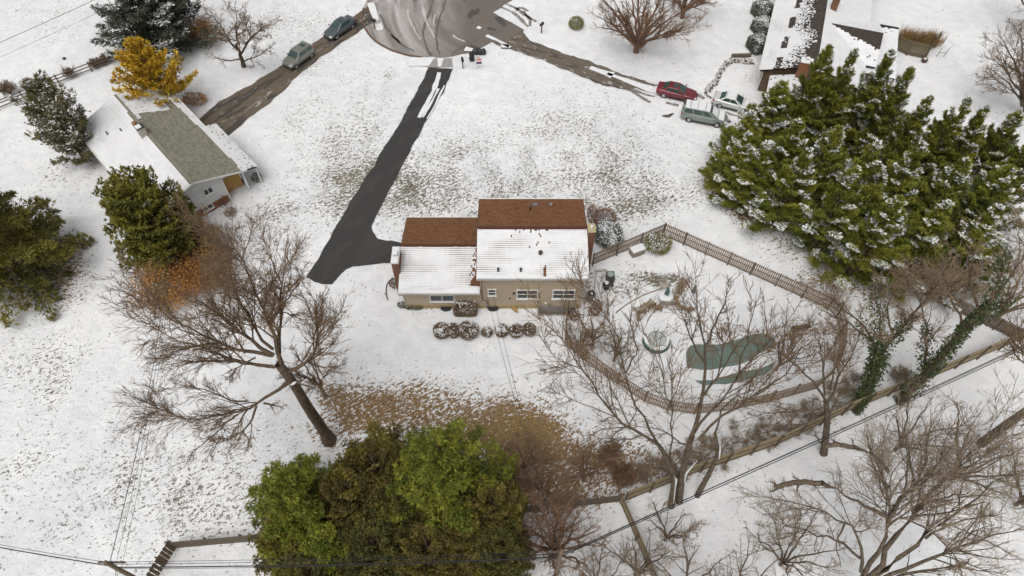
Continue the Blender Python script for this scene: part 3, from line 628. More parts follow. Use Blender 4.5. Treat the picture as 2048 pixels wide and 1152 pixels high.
# round window wells
for px in (892, 986):
    a = onwall(px, 612, HY0)[0]; mb = MB(); n = 14
    rim = [(a+.5*math.cos(t), HY0-.06-.34*math.sin(t)) for t in np.linspace(0, math.pi, n)]
    mb.prism(rim, .02, .3, 0, cap=True); mb.build('window_well', DARK, H1)
# roof fittings
def onslope(px, py, front=False, left=False):
    e, zr_, ze_, yr_, ye_ = (None, MZR, MZE, MYR, EF if front else EB) if not left else (None, LZR, LZE, LYR, EF2 if front else EB)
    lo, hi = min(ye_, yr_), max(ye_, yr_)
    best = min((abs(P(px, py, ze_+(zr_-ze_)*abs(Y-ye_)/abs(yr_-ye_))[1]-Y), Y) for Y in np.linspace(lo, hi, 200)); Y = best[1]; z = ze_+(zr_-ze_)*abs(Y-ye_)/abs(yr_-ye_)
    return np.array([P(px, py, z)[0], Y, z])
for px, py in ((996.5, 543), (1041.5, 543)): pipe(ra, onslope(px, py), .35, .09)
MB().lathe(onslope(1081, 508), [(.16, 0), (.16, .2), (.2, .22), (.16, .34), (.02, .38)], 12).build('roof_vent', mat('vent_brown', (.06, .04, .03), .5), ra)
p = onslope(1070, 410, True); MB().obox(p+Z3*.08, X3, Y3, Z3, .42, .32, .16).build('roof_vent', GREYM, rf, bevel=.03)
p = onslope(1102, 410, True); MB().lathe(p, [(.14, 0), (.14, .14), (.17, .15), (.02, .24)], 10).build('roof_vent', GREYM, rf)
pipe(rf, onslope(1060, 420, True), .4, .07)
# chimneys
a = P(782, 526, 4.9); b = P(799, 494, 4.9); chimney(H1, a[0], -9.78, a[1], b[1], 4.8, BRICK, mat('cap_mortar', (.55, .54, .52), .9, (.45, .44, .42), 3))
MB().box(a[0]-.02, -9.8, a[1]-.02, b[1]+.02, 4.9, 4.95).build('snow', SNOW, H1, bevel=.02)
a = P(1175, 463.5, 6.8); b = P(1189.4, 447.5, 6.8); cr = chimney(H1, 6.53, b[0], a[1], b[1], 6.7, BRICK, mat('cap_yellow', (.42, .36, .2), .9, (.3, .25, .15), 4), flue=False)
MB().lathe(((6.53+b[0])/2, (a[1]+b[1])/2, 6.8), [(.13, 0), (.13, .25), (.05, .3)], 10).build('flue', WHITE, cr)
# basement stair: pit walls, steps, coping, rail
mb = MB(); mb.box(PX0-.12, PX0, PY0-.12, PY1-.02, -2.2, .06); mb.box(PX1, PX1+.12, PY0-.12, PY1-.02, -2.2, .06); mb.box(PX0, PX1, PY0-.12, PY0, -2.2, .06); mb.box(PX0-.1, PX1+.1, PY0-.1, PY1, -2.3, -2.2)
mb.build('stair_pit', CONC, H1)
for i in range(9):
    x0 = PX0+.02+i*.23; MB().box(x0, x0+.23, PY0+.02, PY1-.04, -2.2, -.12-i*.21).build('step', mat('step_concrete', (.20, .17, .13), .9, (.12, .10, .08), 3, 5), H1)
mb = MB(); xr = onwall(1137, 616, PY0)[0]
for i in range(6):
    xx = PX0+.15+i*.5
    if xx < xr: mb.tube([(xx, PY0-.06, 0), (xx, PY0-.06, .35)], .02, 5)
mb.tube([(PX0, PY0-.06, .35), (xr, PY0-.06, .35)], .022, 5); mb.build('hand_rail', WOODDK, H1)
MB().box(xr, PX1, PY0-.1, PY1-.03, .02, .07).build('pit_cover', DARK, H1)
mb = MB(); a = onwall(1028, 612, HY0)[0]; mb.quadm([(a-.05, HY0-.06, .55), (a+.05, HY0-.06, .55), (a+.42, HY0-.55, .06), (a+.2, HY0-.55, .06), (a-.3, HY0-.1, .06)], [(0, 1, 2, 3), (0, 3, 4)])
mb.build('splash_board', mat('splash_wood', (.32, .2, .08), .8), H1)
# garage door side (facing the drive, left gable)
MB().box(HX0-.05, HX0-.005, 39.6, 42.3, .02, 2.15).build('garage_door', WHITE, H1)

# ------------------------------------------------------------------ the white house with the thawed green-grey roof
A0, B0 = np.array([-45.0, 55.15]), np.array([-37.96, 61.73]); ru = unit(np.array([-30.1-(-41.6), 45.7-58.35, 0])); rv = np.array([-ru[1], ru[0], 0])
F0 = np.array([(A0[0]+B0[0])/2-.05, (A0[1]+B0[1])/2-.05, 0]); HW2, LEN2 = 5.05, 17.1; NZE, NZR = 3.0, 4.7
def n2(u, v, z): return F0+ru*u+rv*v+Z3*z
H2 = thing('house', 'white sided neighbour house with green grey roof beside the golden tree', 'house', F0+ru*LEN2/2)
hw = HW2-.35
w_ = MB()
for (u0, v0, u1, v1) in ((.3, -hw, LEN2-.5, -hw), (LEN2-.5, -hw, LEN2-.5, 2.55), (LEN2-.5, 2.55, LEN2-1.6, 2.55), (LEN2-1.6, 2.55, LEN2-1.6, hw), (LEN2-1.6, hw, .3, hw), (.3, hw, .3, -hw)):
    w_.face([n2(u0, v0, .9), n2(u1, v1, .9), n2(u1, v1, NZE), n2(u0, v0, NZE)])
zg = lambda v: NZE+(NZR-NZE)*(1-abs(v)/HW2)-.17
w_.face([n2(LEN2-.5, -hw, NZE), n2(LEN2-.5, hw, NZE), n2(LEN2-.5, hw, zg(hw)), n2(LEN2-.5, 0, zg(0)), n2(LEN2-.5, -hw, zg(hw))])
w_.face([n2(.3, hw, NZE), n2(.3, -hw, NZE), n2(.3, -hw, zg(hw)), n2(.3, 0, zg(0)), n2(.3, hw, zg(hw))])
w_.build('wall', WSIDING, H2)
w_ = MB(); q = .04
for (u0, v0, u1, v1) in ((.3, -hw-q, LEN2-.5+q, -hw-q), (LEN2-.5+q, -hw-q, LEN2-.5+q, 2.55), (LEN2-.5+q, 2.55, LEN2-1.6, 2.55), (LEN2-1.6, hw+q, .3, hw+q)):
    w_.face([n2(u0, v0, -.1), n2(u1, v1, -.1), n2(u1, v1, .92), n2(u0, v0, .92)])
w_.face([n2(LEN2-.5, -hw, .92), n2(LEN2-.5+q, -hw, .92), n2(LEN2-.5+q, 2.55, .92), n2(LEN2-.5, 2.55, .92)])
w_.build('brick_base', BRICK2, H2)
MB().obox(n2(LEN2-1.05, 2.56, 1.35), ru, rv, Z3, 1.1, .03, 2.68).build('plywood_panel', PLY, H2)
MB().obox(n2(LEN2-1.58, 3.6, 1.35), ru, rv, Z3, .03, 2.0, 2.68).build('plywood_panel', PLY, H2)
MB().obox(n2(LEN2-.55, hw, 1.5), ru, rv, Z3, .16, .16, 3.0).build('porch_post', WHITE, H2)
MB().obox(n2(LEN2-.5, 2.6, 1.5), ru, rv, Z3, .12, .14, 2.96).build('corner_board', WHITE, H2)
rl = roof_slope('roof', n2(0, -HW2, NZE), n2(LEN2, -HW2, NZE), n2(0, 0, NZR), n2(LEN2, 0, NZR), SHINGLEG, H2, .16)
rr = roof_slope('roof', n2(LEN2, HW2, NZE), n2(0, HW2, NZE), n2(LEN2, 0, NZR), n2(0, 0, NZR), SHINGLEG, H2, .16)
roof_snow('snow_cover', n2(0, -HW2, NZE), n2(LEN2, -HW2, NZE), n2(0, 0, NZR), n2(LEN2, 0, NZR), rl, lambda u, v, r: not (v > .96 and u > .2), .24, .16, gap=.032, seed=7, v1=.99)
def kright(u, v, r):      # u from near end to far end
    t = 1-u; nz = float(vnoise(np.array([[v*6, t*3.]]), 1.6, 31, 3)[0])
    far = t < .25+.035*nz+.05*(v > .9)-(.1 if .15 < v < .3 else 0)
    eave = v < .115+.03*nz-.05*t
    return (far or eave) and r.random() > .04
roof_snow('snow_cover', n2(LEN2, HW2, NZE), n2(0, HW2, NZE), n2(LEN2, 0, NZR), n2(0, 0, NZR), rr, kright, .16, .13, gap=.012, seed=8)
snow_roll('snow_bank', n2(0, -HW2, NZE+.02), n2(LEN2-.3, -HW2, NZE+.02), unit(rv*HW2+Z3*(NZR-NZE)), rl, 9, w=1.3, h=.1)
for v, nm in ((-HW2-.06, 'gutter'), (HW2+.06, 'gutter')): MB().obox(n2(LEN2/2, v, NZE-.07), ru, rv, Z3, LEN2, .11, .12).build(nm, WHITE, H2)
for s_ in (-1, 1):
    for uu in (LEN2+.02, -.02):
        p, q_ = n2(uu, s_*HW2, NZE-.08), n2(uu, 0, NZR-.08); d = unit(q_-p); MB().obox((p+q_)/2, ru, d, np.cross(ru, d), .035, np.linalg.norm(q_-p), .17).build('rake_board', WHITE, H2)
MB().obox(n2(LEN2/2, 0, NZR+.03), ru, rv, Z3, LEN2, .24, .05).build('ridge_cap', mat('ridge_grey', (.22, .21, .16), .9, (.14, .13, .1), 5), rr)
window(H2, n2(LEN2-.5, 1.0, 2.5), rv, ru, 1.0, .85, 2, 1)
window(H2, n2(LEN2-.46, -2.6, 2.25), rv, ru, 1.25, 1.0, 2, 2)
window(H2, n2(LEN2-.46, .25, .75), rv, ru, 1.1, .7, 2, 1)
MB().obox(n2(LEN2-.44, -2.7, .85), rv, ru, Z3, 1.2, .06, 1.5).build('door', WHITE, H2)
# chimney behind the ridge, turbine vent, pipe
c_ = n2(7.6, -.45, 0); mb = MB(); mb.obox(c_+Z3*4.9, ru, rv, Z3, .75, .7, 1.4); ch = mb.build('chimney', mat('stucco_chimney', (.5, .46, .4), .9, (.36, .32, .27), 3), H2)
MB().obox(c_+Z3*5.62, ru, rv, Z3, .85, .8, .06).build('cap', DARK, ch); MB().obox(c_+Z3*5.68-rv*.1, ru, rv, Z3, .6, .5, .06).build('snow', SNOW, ch)
p = n2(6.0, -.5, NZR-.1); MB().lathe(p, [(.12, 0), (.12, .3), (.24, .34), (.27, .48), (.2, .6), (.03, .66)], 12).build('turbine_vent', mat('rust', (.32, .17, .06), .6, (.2, .1, .05), 6), H2)
pipe(H2, n2(4.0, -3.0, zg(3.0)+.15), .4, .07); pipe(H2, n2(5.0, -1.8, zg(1.8)+.15), .35, .06)
# front lower roof over the entry on the drive side
e0, e1 = n2(LEN2-.2, HW2+1.2, 2.55), n2(8.4, HW2+1.2, 2.55); r0_, r1_ = n2(LEN2-.2, HW2-.02, 2.9), n2(8.4, HW2-.02, 2.9)
pr = roof_slope('porch_roof', e0, e1, r0_, r1_, SHINGLEG, H2, .16); roof_snow('snow_cover', e0, e1, r0_, r1_, pr, lambda u, v, r: r.random() > .08, .16, .14, gap=.02, seed=12)
MB().obox(n2(12.7, HW2+1.24, 2.47), ru, rv, Z3, 8.5, .05, .16).build('fascia', WHITE, H2)
for uu in (8.6, 12.6, LEN2-.5): MB().obox(n2(uu, HW2+1.1, 1.22), ru, rv, Z3, .12, .12, 2.44).build('porch_post', WHITE, H2)

# ------------------------------------------------------------------ the dark roofed house at the upper right
du = np.array([.3355, .942, 0]); dn = np.array([.942, -.3355, 0]); E0 = np.array([27.76, 64.76, 0])-du*.0
def n3(s, v, z): return E0+du*s+dn*v+Z3*z
H3 = thing('house', 'dark roofed neighbour house half hidden by the row of tall evergreens', 'house', n3(12, 5.5, 0))
HZE, HZR, HW3 = 3.0, 4.8, 5.55; S1 = 30.0
w_ = MB()
for (s0, v0, s1, v1) in ((.4, .5, S1, .5), (.4, 2*HW3-.5, .4, .5), (S1, 2*HW3-.5, .4, 2*HW3-.5), (S1, .5, S1, 2*HW3-.5)): w_.face([n3(s0, v0, -.1), n3(s1, v1, -.1), n3(s1, v1, HZE-.05), n3(s0, v0, HZE-.05)])
w_.face([n3(.4, .5, HZE-.05), n3(.4, 2*HW3-.5, HZE-.05), n3(.4, HW3, HZR-.2)]); w_.face([n3(S1, 2*HW3-.5, HZE-.05), n3(S1, .5, HZE-.05), n3(S1, HW3, HZR-.2)])
w_.build('wall', mat('brown_wall', (.16, .10, .06), .85, (.11, .07, .045), 2, 5), H3)
r1 = roof_slope('roof', n3(S1, 0, HZE), n3(0, 0, HZE), n3(S1, HW3, HZR), n3(0, HW3, HZR), SHINGLED, H3)
r2 = roof_slope('roof', n3(0, 2*HW3, HZE), n3(S1, 2*HW3, HZE), n3(0, HW3, HZR), n3(S1, HW3, HZR), SHINGLED, H3)
def kfront(u, v, r):       # u: 0 far, 1 near
    s = S1*(1-u); e = .62+.1*math.sin(s*.35+.6)+.05*math.sin(s*1.3)-.34*max(0, 1-s/4.5)+(.0 if s < 11 else .04*(s-11))
    if abs(v-(.30+.012*s)) < .055 and (math.sin(s*1.55)+.5*math.sin(s*3.1+1) > .2) and s < 14.5: return r.random() < .06
    if v < e-.1: return True
    if v > e+.24: return False
    return r.random() > .12+(v-e+.1)*2.1
roof_snow('snow_cover', n3(S1, 0, HZE), n3(0, 0, HZE), n3(S1, HW3, HZR), n3(0, HW3, HZR), r1, kfront, .17, .13, gap=.03, seed=13)
roof_snow('snow_cover', n3(0, 2*HW3, HZE), n3(S1, 2*HW3, HZE), n3(0, HW3, HZR), n3(S1, HW3, HZR), r2, lambda u, v, r: v < .985, .2, .3, gap=.012, seed=14)
MB().obox(n3(S1/2, -.06, HZE-.07), du, dn, Z3, S1, .11, .12).build('gutter', WHITE, H3)
MB().tube([n3(.25, -.05, HZE-.1), n3(.2, .42, HZE-.5), n3(.2, .42, .1)], .05, 6).build('downspout', WHITE, H3)
# lower garage end
S0 = -3.4; e0, e1, r0_, r1_ = n3(0, 1.35, 2.6), n3(S0, 1.35, 2.6), n3(0, HW3, 3.9), n3(S0, HW3, 3.9)
r3 = roof_slope('garage_roof', e0, e1, r0_, r1_, SHINGLED, H3); roof_snow('snow_cover', e0, e1, r0_, r1_, r3, lambda u, v, r: v < (.62+.3*u) and r.random() > .05, .2, .2, gap=.02, seed=15)
r4 = roof_slope('garage_roof', n3(S0, 2*HW3-1.4, 2.6), n3(0, 2*HW3-1.4, 2.6), n3(S0, HW3, 3.9), n3(0, HW3, 3.9), SHINGLED, H3)
w_ = MB()
for (s0, v0, s1, v1) in ((S0+.3, 1.75, .4, 1.75), (S0+.3, 2*HW3-1.8, S0+.3, 1.75)): w_.face([n3(s0, v0, -.1), n3(s1, v1, -.1), n3(s1, v1, 2.58), n3(s0, v0, 2.58)])
w_.face([n3(S0+.3, 1.75, 2.58), n3(S0+.3, 2*HW3-1.8, 2.58), n3(S0+.3, HW3, 3.75)]); w_.build('garage_wall', MATS['brown_wall'], H3)
MB().obox(n3(S0/2, 1.29, 2.53), du, dn, Z3, -S0, .11, .12).build('gutter', WHITE, H3)
MB().obox(n3(-1.5, 1.72, 1.1), du, dn, Z3, 2.6, .05, 2.1).build('garage_door', mat('brown_door', (.20, .12, .06), .7, (.14, .085, .045), 3), H3)
c_ = n3(-.2, 4.35, 0); ch = MB().obox(c_+Z3*4.1, du, dn, Z3, .9, 1.2, 2.6).build('chimney', BRICK2, H3); MB().obox(c_+Z3*5.45, du, dn, Z3, 1.0, 1.3, .12).build('snow', SNOW, ch, bevel=.04); MB().lathe(c_+Z3*5.5, [(.16, 0), (.16, .3), (.2, .34), (.05, .42)], 10).build('flue', WHITE, ch)
c_ = n3(12.3, 6.4, 0); ch = MB().obox(c_+Z3*4.9, du, dn, Z3, .9, .7, 2.4).build('chimney', BRICK, H3); MB().obox(c_+Z3*6.16, du, dn, Z3, 1.0, .8, .1).build('cap', WHITE, ch)
# cross wing to the right and the low snowy porch roof
def wing(s0, half, v0, v1, ze, zr, k1, k2, name='wing_roof'):
    a = roof_slope(name, n3(s0-half, v0, ze), n3(s0-half, v1, ze), n3(s0, v0, zr), n3(s0, v1, zr), SHINGLED, H3)
    b = roof_slope(name, n3(s0+half, v1, ze), n3(s0+half, v0, ze), n3(s0, v1, zr), n3(s0, v0, zr), SHINGLED, H3)
    roof_snow('snow_cover', n3(s0-half, v0, ze), n3(s0-half, v1, ze), n3(s0, v0, zr), n3(s0, v1, zr), a, k1, .2, .2, gap=.035, seed=16)
    roof_snow('snow_cover', n3(s0+half, v1, ze), n3(s0+half, v0, ze), n3(s0, v1, zr), n3(s0, v0, zr), b, k2, .2, .2, gap=.02, seed=17)
    w_ = MB()
    for (s_, t_, s2, t2) in ((s0-half+.4, v0, s0-half+.4, v1-.4), (s0-half+.4, v1-.4, s0+half-.4, v1-.4), (s0+half-.4, v1-.4, s0+half-.4, v0)): w_.face([n3(s_, t_, -.1), n3(s2, t2, -.1), n3(s2, t2, ze-.02), n3(s_, t_, ze-.02)])
    w_.face([n3(s0-half+.4, v1-.4, ze-.02), n3(s0+half-.4, v1-.4, ze-.02), n3(s0, v1-.4, zr-.2)]); w_.build('wing_wall', MATS['brown_wall'], H3)
wing(9.2, 4.4, HW3+.6, 12.2, 3.0, 4.55, lambda u, v, r: r.random() > (1.1 if v > 1-.5*u else .02), lambda u, v, r: r.random() > .03)
a, b, c, d = P(1726, 45, 2.9), P(1797, 58, 2.9), P(1783, 112, 2.7), P(1715, 148, 2.5)
c = a+(b-a)*1.0+(d-a)*.62; c[2] = 2.6; d = a+(d-a)*.95; d[2] = 2.5; c = b+(d-a)
pr = roof_slope('porch_roof', d, c, a, b, SHINGLED, H3); roof_snow('snow_cover', d, c, a, b, pr, lambda u, v, r: r.random() > (.12 if v > .85 else .015), .22, .3, gap=.02, th=.06, seed=18)
mb = MB()
for q in (c, d): mb.tube([np.array([q[0], q[1]+.2, 0]), q-Z3*.15+Y3*.2], .08, 6)
mb.build('porch_post', MATS['brown_wall'], H3)
q0, q1 = a+(b-a)*.02, b; MB().obox((q0+q1)/2+Z3*.06, unit(q1-q0), unit(np.cross(Z3, q1-q0)), Z3, np.linalg.norm(q1-q0), .14, .2).build('parapet', DARK, H3)
# ------------------------------------------------------------------ fences
def fence(name, label, path, h, m, bw, gap, post_m, rails, spacing=2.4, bh0=.06, nmax=300, jit=.03, world=False, board='picket', thick=.022, postw=.11, capsnow=False):
    pts = [np.array([*q, 0.]) if world else P(*q) for q in path]
    root = thing(name, label, 'fence', pts[len(pts)//2]); r = np.random.default_rng(len(label)); specs = []
    pm = None
    for a, b in zip(pts[:-1], pts[1:]):
        d = b-a; L = np.linalg.norm(d); t = d/L; nn = np.array([-t[1], t[0], 0]); an = math.atan2(t[1], t[0]); k = max(1, round(L/spacing))
        for i in range(k+(1 if b is pts[-1] else 0)):
            p = a+d*i/k
            if pm is None:
                o = MB().box(-postw/2, postw/2, -postw/2, postw/2, 0, h+.1).build('post', post_m, root, local=True); pm = o.data
            else: o = link('post', pm, root)
            o.location = Vector(p-nn*.07)-root.location; o.rotation_euler = (0, 0, an)
        for z, hh in rails:
            for i in range(k):
                q = a+d*(i+.5)/k; MB().obox(q+Z3*z-nn*.03, t, nn, Z3, L/k-.01, .04, hh).build('rail', post_m, root)
        n = int(L/(bw+gap))
        for i in range(n): specs.append((a+d*(i+.5)/n+nn*(thick/2+.0), an, r.normal(0, jit)))
    specs.sort(key=lambda s_: s_[0][0]**2+s_[0][1]**2+CAM_H**2)
    bmesh_ = None; rest = MB()
    for i, (p, an, dz) in enumerate(specs):
        if i < nmax:
            if bmesh_ is None:
                o = MB().box(-bw/2, bw/2, -thick/2, thick/2, bh0, h).build(board, m, root, local=True); bmesh_ = o.data
            else: o = link(board, bmesh_, root)
            o.location = Vector(p+Z3*dz*.6)-root.location; o.rotation_euler = (0, 0, an+dz*.4)
        else:
            ax, ay = rotz(an); rest.obox(p+Z3*(h+bh0)/2, ax, ay, Z3, bw, thick, h-bh0)
    if rest.v: tag(rest.build(board, m, root), kind='stuff')
    return root
z8 = lambda L: [(a/2.618+1120, b/2.618+420) for a, b in L]
pool_path = [(1184, 531), (1325, 471), (1500, 549), (1655, 618)]+[(1671, 636), (1680, 668), (1676, 712), (1662, 750)]+[(1632, 778), (1540, 804), (1464, 821), (1387, 829), (1334, 821), (1288, 804), (1234, 769), (1170, 723), (1129, 686), (1133, 626)]
fence('pool_fence', 'brown picket fence enclosing the pool and patio behind the house', pool_path, 1.8, WOOD, .10, .08, WOODDK, ((.25, .08), (1.0, .08), (1.65, .08)))
fence('board_fence', 'long solid board fence running diagonally behind the pool', [(1247, 1004), (1400, 943), (1549, 892), (1682, 829), (1863, 755), (2080, 664)], 2.2, WOODOLD, .14, .006, WOODDK, ((.4, .09), (1.4, .09)), board='board')
fence('board_fence', 'weathered brown board fence behind the dark evergreen clump at the bottom', [(1243, 1003), (1140, 1014), (1040, 1027), (800, 1054), (560, 1078), (353, 1096)], 1.5, WOODDK, .14, .01, WOODDK, ((.4, .09), (1.2, .09)), board='board')
fence('board_fence', 'short board fence leading out of the bottom edge beside the bare saplings', [(1238, 1002), (1272, 1080), (1318, 1190)], 1.7, WOODOLD, .14, .012, WOODDK, ((.4, .09), (1.35, .09)), board='board')
fence('board_fence', 'short fence of wide brown boards beside the utility pole at bottom left', [(352, 1098), (333, 1128), (300, 1180)], 1.7, mat('brown_board', (.15, .105, .055), .9, (.085, .06, .035), 3, 5), .24, .03, WOODDK, ((.4, .09), (1.35, .09)), board='board')
fence('board_fence', 'dark board fence under the ivy covered tree at the right edge', [(1840, 588), (1890, 613), (2035, 682)], 1.6, WOODDK, .15, .03, WOODDK, ((.4, .09), (1.3, .09)), board='board')
def rail_fence(name, label, path, h, heights, sp):
    pts = [P(*q) for q in path]; root = thing(name, label, 'fence', pts[0]); r = np.random.default_rng(4)
    for a, b in zip(pts[:-1], pts[1:]):
        d = b-a; L = np.linalg.norm(d); k = max(1, round(L/sp))
        for i in range(k):
            p, q = a+d*i/k, a+d*(i+1)/k; MB().tube([p, p+Z3*(h+.12)], [.09, .075], 6).build('post', WOODDK, root)
            for z in heights: MB().tube([p+Z3*(z+r.normal(0, .03)), q+Z3*(z+r.normal(0, .03))], .065, 5).build('rail', WOODDK, root)
rail_fence('rail_fence', 'old dark split rail fence crossing the snow at upper left', [(-20, 228), (50, 200), (120, 168), (185, 143), (250, 118)], 1.2, (.35, .75, 1.12), 2.7)
# reed and board screen beside the dark roofed house
fence('screen_fence', 'tall brown board screen beside the porch of the dark roofed house', [(1786, 98), (1812, 110), (1848, 118)], 1.9, mat('screen_wood', (.20, .165, .09), .9, (.12, .10, .06), 4, 5, stretch=(3, 3, .5)), .1, .004, WOODDK, ((.4, .08), (1.6, .08)), board='board')
fence('screen_fence', 'dark end panel of the board screen at upper right', [(1848, 118), (1866, 92)], 2.0, WOODDK, .12, .01, WOODDK, ((.4, .08), (1.6, .08)), board='board')

# ------------------------------------------------------------------ cars
def paint(name, c, rough=.3): return mat(name, c, rough, tuple(a*.85 for a in c), 1.2, 3, metal=.25, spec=.5, coat=.6)
TYRE = mat('tyre', (.015, .015, .015), .9); RIM = mat('rim', (.38, .38, .39), .35, metal=.6); HEADL = mat('headlight', (.6, .6, .58), .15, spec=.7); TAILL = mat('tail_light', (.35, .01, .01), .25); TRIMB = mat('black_trim', (.02, .02, .02), .6)
KIND = {
 'sedan': dict(L=4.62, W=1.8, st=[(-2.31, .38, .86, .66), (-2.24, .26, 1.0, .80), (-1.75, .2, 1.07, .885), (-1.0, .19, 1.03, .90), (0, .18, 1.0, .90), (.8, .19, .97, .90), (1.4, .2, .92, .885), (2.0, .22, .80, .82), (2.24, .26, .68, .74), (2.31, .38, .58, .6)], gb=(-1.78, 1.02), gt=(-.98, .1), zb=.97, zt=1.45, wb=.80, wt=.60, r=.33, ax=(-1.36, 1.36)),
 'van': dict(L=5.05, W=1.96, st=[(-2.53, .4, 1.0, .74), (-2.47, .28, 1.12, .90), (-1.7, .22, 1.14, .97), (-.6, .21, 1.12, .98), (.4, .21, 1.1, .98), (1.2, .22, 1.08, .97), (1.75, .24, 1.02, .95), (2.25, .26, .86, .88), (2.46, .3, .72, .8), (2.53, .4, .62, .66)], gb=(-2.46, 1.5), gt=(-2.25, .42), zb=1.09, zt=1.76, wb=.88, wt=.70, r=.35, ax=(-1.5, 1.55)),
 'box': dict(L=4.12, W=1.8, st=[(-2.06, .4, 1.02, .74), (-2.0, .28, 1.1, .86), (-1.4, .22, 1.08, .90), (-.5, .2, 1.04, .90), (.3, .2, 1.02, .90), (1.0, .21, 1.02, .90), (1.5, .23, .98, .88), (1.85, .25, .88, .82), (2.0, .3, .76, .76), (2.06, .4, .64, .64)], gb=(-1.98, .98), gt=(-1.72, .28), zb=1.02, zt=1.6, wb=.83, wt=.68, r=.34, ax=(-1.27, 1.28))}
def car(label, wf, wr, kind, col, extra=None):
    K = KIND[kind]; a, b = P(*wf), P(*wr); d = unit(a-b); left = np.array([-d[1], d[0], 0]); mid = (a+b)/2
    side = left if (left[1] > 0) else -left                        # the far side
    c = mid+side*(K['W']/2-.1); root = thing('parked_car', label, 'car', (c[0], c[1], .02), math.atan2(d[1], d[0]), 'parked cars')
    pm = paint('paint_'+'_'.join(label.split()[:3]), col)
    R = []
    for x, zb, zt, hw in K['st']:
        R.append([(x, -hw*.86, zb), (x, -hw*.98, zb+.16), (x, -hw, (zb+zt)/2), (x, -hw*.97, zt-.1), (x, -hw*.80, zt), (x, 0, zt+.025), (x, hw*.80, zt), (x, hw*.97, zt-.1), (x, hw, (zb+zt)/2), (x, hw*.98, zb+.16), (x, hw*.86, zb), (x, 0, zb)])
    mb = MB(); n = 12; mb.quadm([q for r_ in R for q in r_], [(i*n+j, (i+1)*n+j, (i+1)*n+(j+1) % n, i*n+(j+1) % n) for i in range(len(R)-1) for j in range(n)]+[tuple(range(n))[::-1], tuple((len(R)-1)*n+j for j in range(n))])
    body = mb.build('body', pm, root, local=True, smooth=True); sm = body.modifiers.new('sub', 'SUBSURF'); sm.levels = sm.render_levels = 2
    g0, g1 = K['gb']; t0, t1 = K['gt']; zb, zt, wb, wt = K['zb']-.06, K['zt'], K['wb'], K['wt']
    mb = MB(); mb.quadm([(g0, -wb, zb), (g1, -wb, zb), (g1, wb, zb), (g0, wb, zb), (t0, -wt, zt), (t1, -wt, zt), (t1, wt, zt), (t0, wt, zt)], [(0, 1, 5, 4), (1, 2, 6, 5), (2, 3, 7, 6), (3, 0, 4, 7), (4, 5, 6, 7)])
    mb.build('cabin', pm, root, local=True, bevel=.07)
    def lerp3(A, B, f): return np.asarray(A)+(np.asarray(B)-np.asarray(A))*f
    def panel(name, A, B, C, D, i0, i1, j0, j1, off, m=CARGLASS):
        # A,B bottom edge, C,D top edge (A below D)
        A, B, C, D = [np.asarray(q, float) for q in (A, B, C, D)]
        nrm = unit(np.cross(B-A, D-A)); f = lambda u, v: (A+(B-A)*u)*(1-v)+(D+(C-D)*u)*v
        q = [f(i0, j0), f(i1, j0), f(i1, j1), f(i0, j1)]; mb = MB(); mb.quadm([p+nrm*off for p in q]+[p-nrm*.03 for p in q], [(0, 1, 2, 3), (0, 4, 5, 1), (1, 5, 6, 2), (2, 6, 7, 3), (3, 7, 4, 0)]); return mb.build(name, m, root, local=True)
    panel('windscreen', (g1, -wb, zb), (g1, wb, zb), (t1, wt, zt), (t1, -wt, zt), .07, .93, .14, .92, .018)
    panel('rear_window', (g0, wb, zb), (g0, -wb, zb), (t0, -wt, zt), (t0, wt, zt), .09, .91, .2, .9, .018)
    sp = {'sedan': ((.12, .47), (.51, .86)), 'van': ((.05, .31), (.345, .62), (.655, .88)), 'box': ((.07, .4), (.44, .88))}[kind]
    for i0, i1 in sp:
        panel('side_window', (g0, -wb, zb), (g1, -wb, zb), (t1, -wt, zt), (t0, -wt, zt), i0, i1, .22, .86, .016); panel('side_window', (g1, wb, zb), (g0, wb, zb), (t0, wt, zt), (t1, wt, zt), 1-i1, 1-i0, .22, .86, .016)
    for x in K['ax']:
        for s_ in (-1, 1):
            y = s_*(K['W']/2-.12); wv = Vector((x, y, K['r']))
            ob = MB().tube([(0, -.11, 0), (0, .11, 0)], K['r'], 18).build('wheel', TYRE, root, local=True, bevel=.03); ob.location = wv
            MB().tube([(0, s_*.10, 0), (0, s_*.125, 0)], [K['r']*.68, K['r']*.62], 14).build('rim', RIM, ob, local=True)
            MB().tube([(0, s_*-.02, .03), (0, s_*.085, .03)], K['r']*1.16, 18).build('wheel_arch', TRIMB, ob, local=True)
    Lh, hw = K['L']/2, K['W']/2
    for s_ in (-1, 1):
        MB().obox((Lh-.16, s_*hw*.66, K['st'][-3][2]-.16), X3, Y3, Z3, .22, .36, .15).build('headlight', HEADL, root, local=True, bevel=.04)
        MB().obox((-Lh+.10, s_*hw*.74, K['st'][1][2]-.16), X3, Y3, Z3, .16, .28, .2).build('tail_light', TAILL, root, local=True, bevel=.04)
        MB().obox((g1-.25, s_*(hw+.06), K['zb']+.05), X3, Y3, Z3, .16, .2, .14).build('mirror', pm, root, local=True, bevel=.04)
        MB().obox((0, s_*(hw-.015), .3), X3, Y3, Z3, K['ax'][1]-K['ax'][0]-.75, .04, .1).build('sill_trim', TRIMB, root, local=True)
    MB().obox((Lh-.02, 0, .45), X3, Y3, Z3, .06, 1.1, .16).build('grille', TRIMB, root, local=True, bevel=.02)
    MB().obox((-Lh+.005, 0, .62), X3, Y3, Z3, .03, .5, .13).build('number_plate', WHITE, root, local=True)
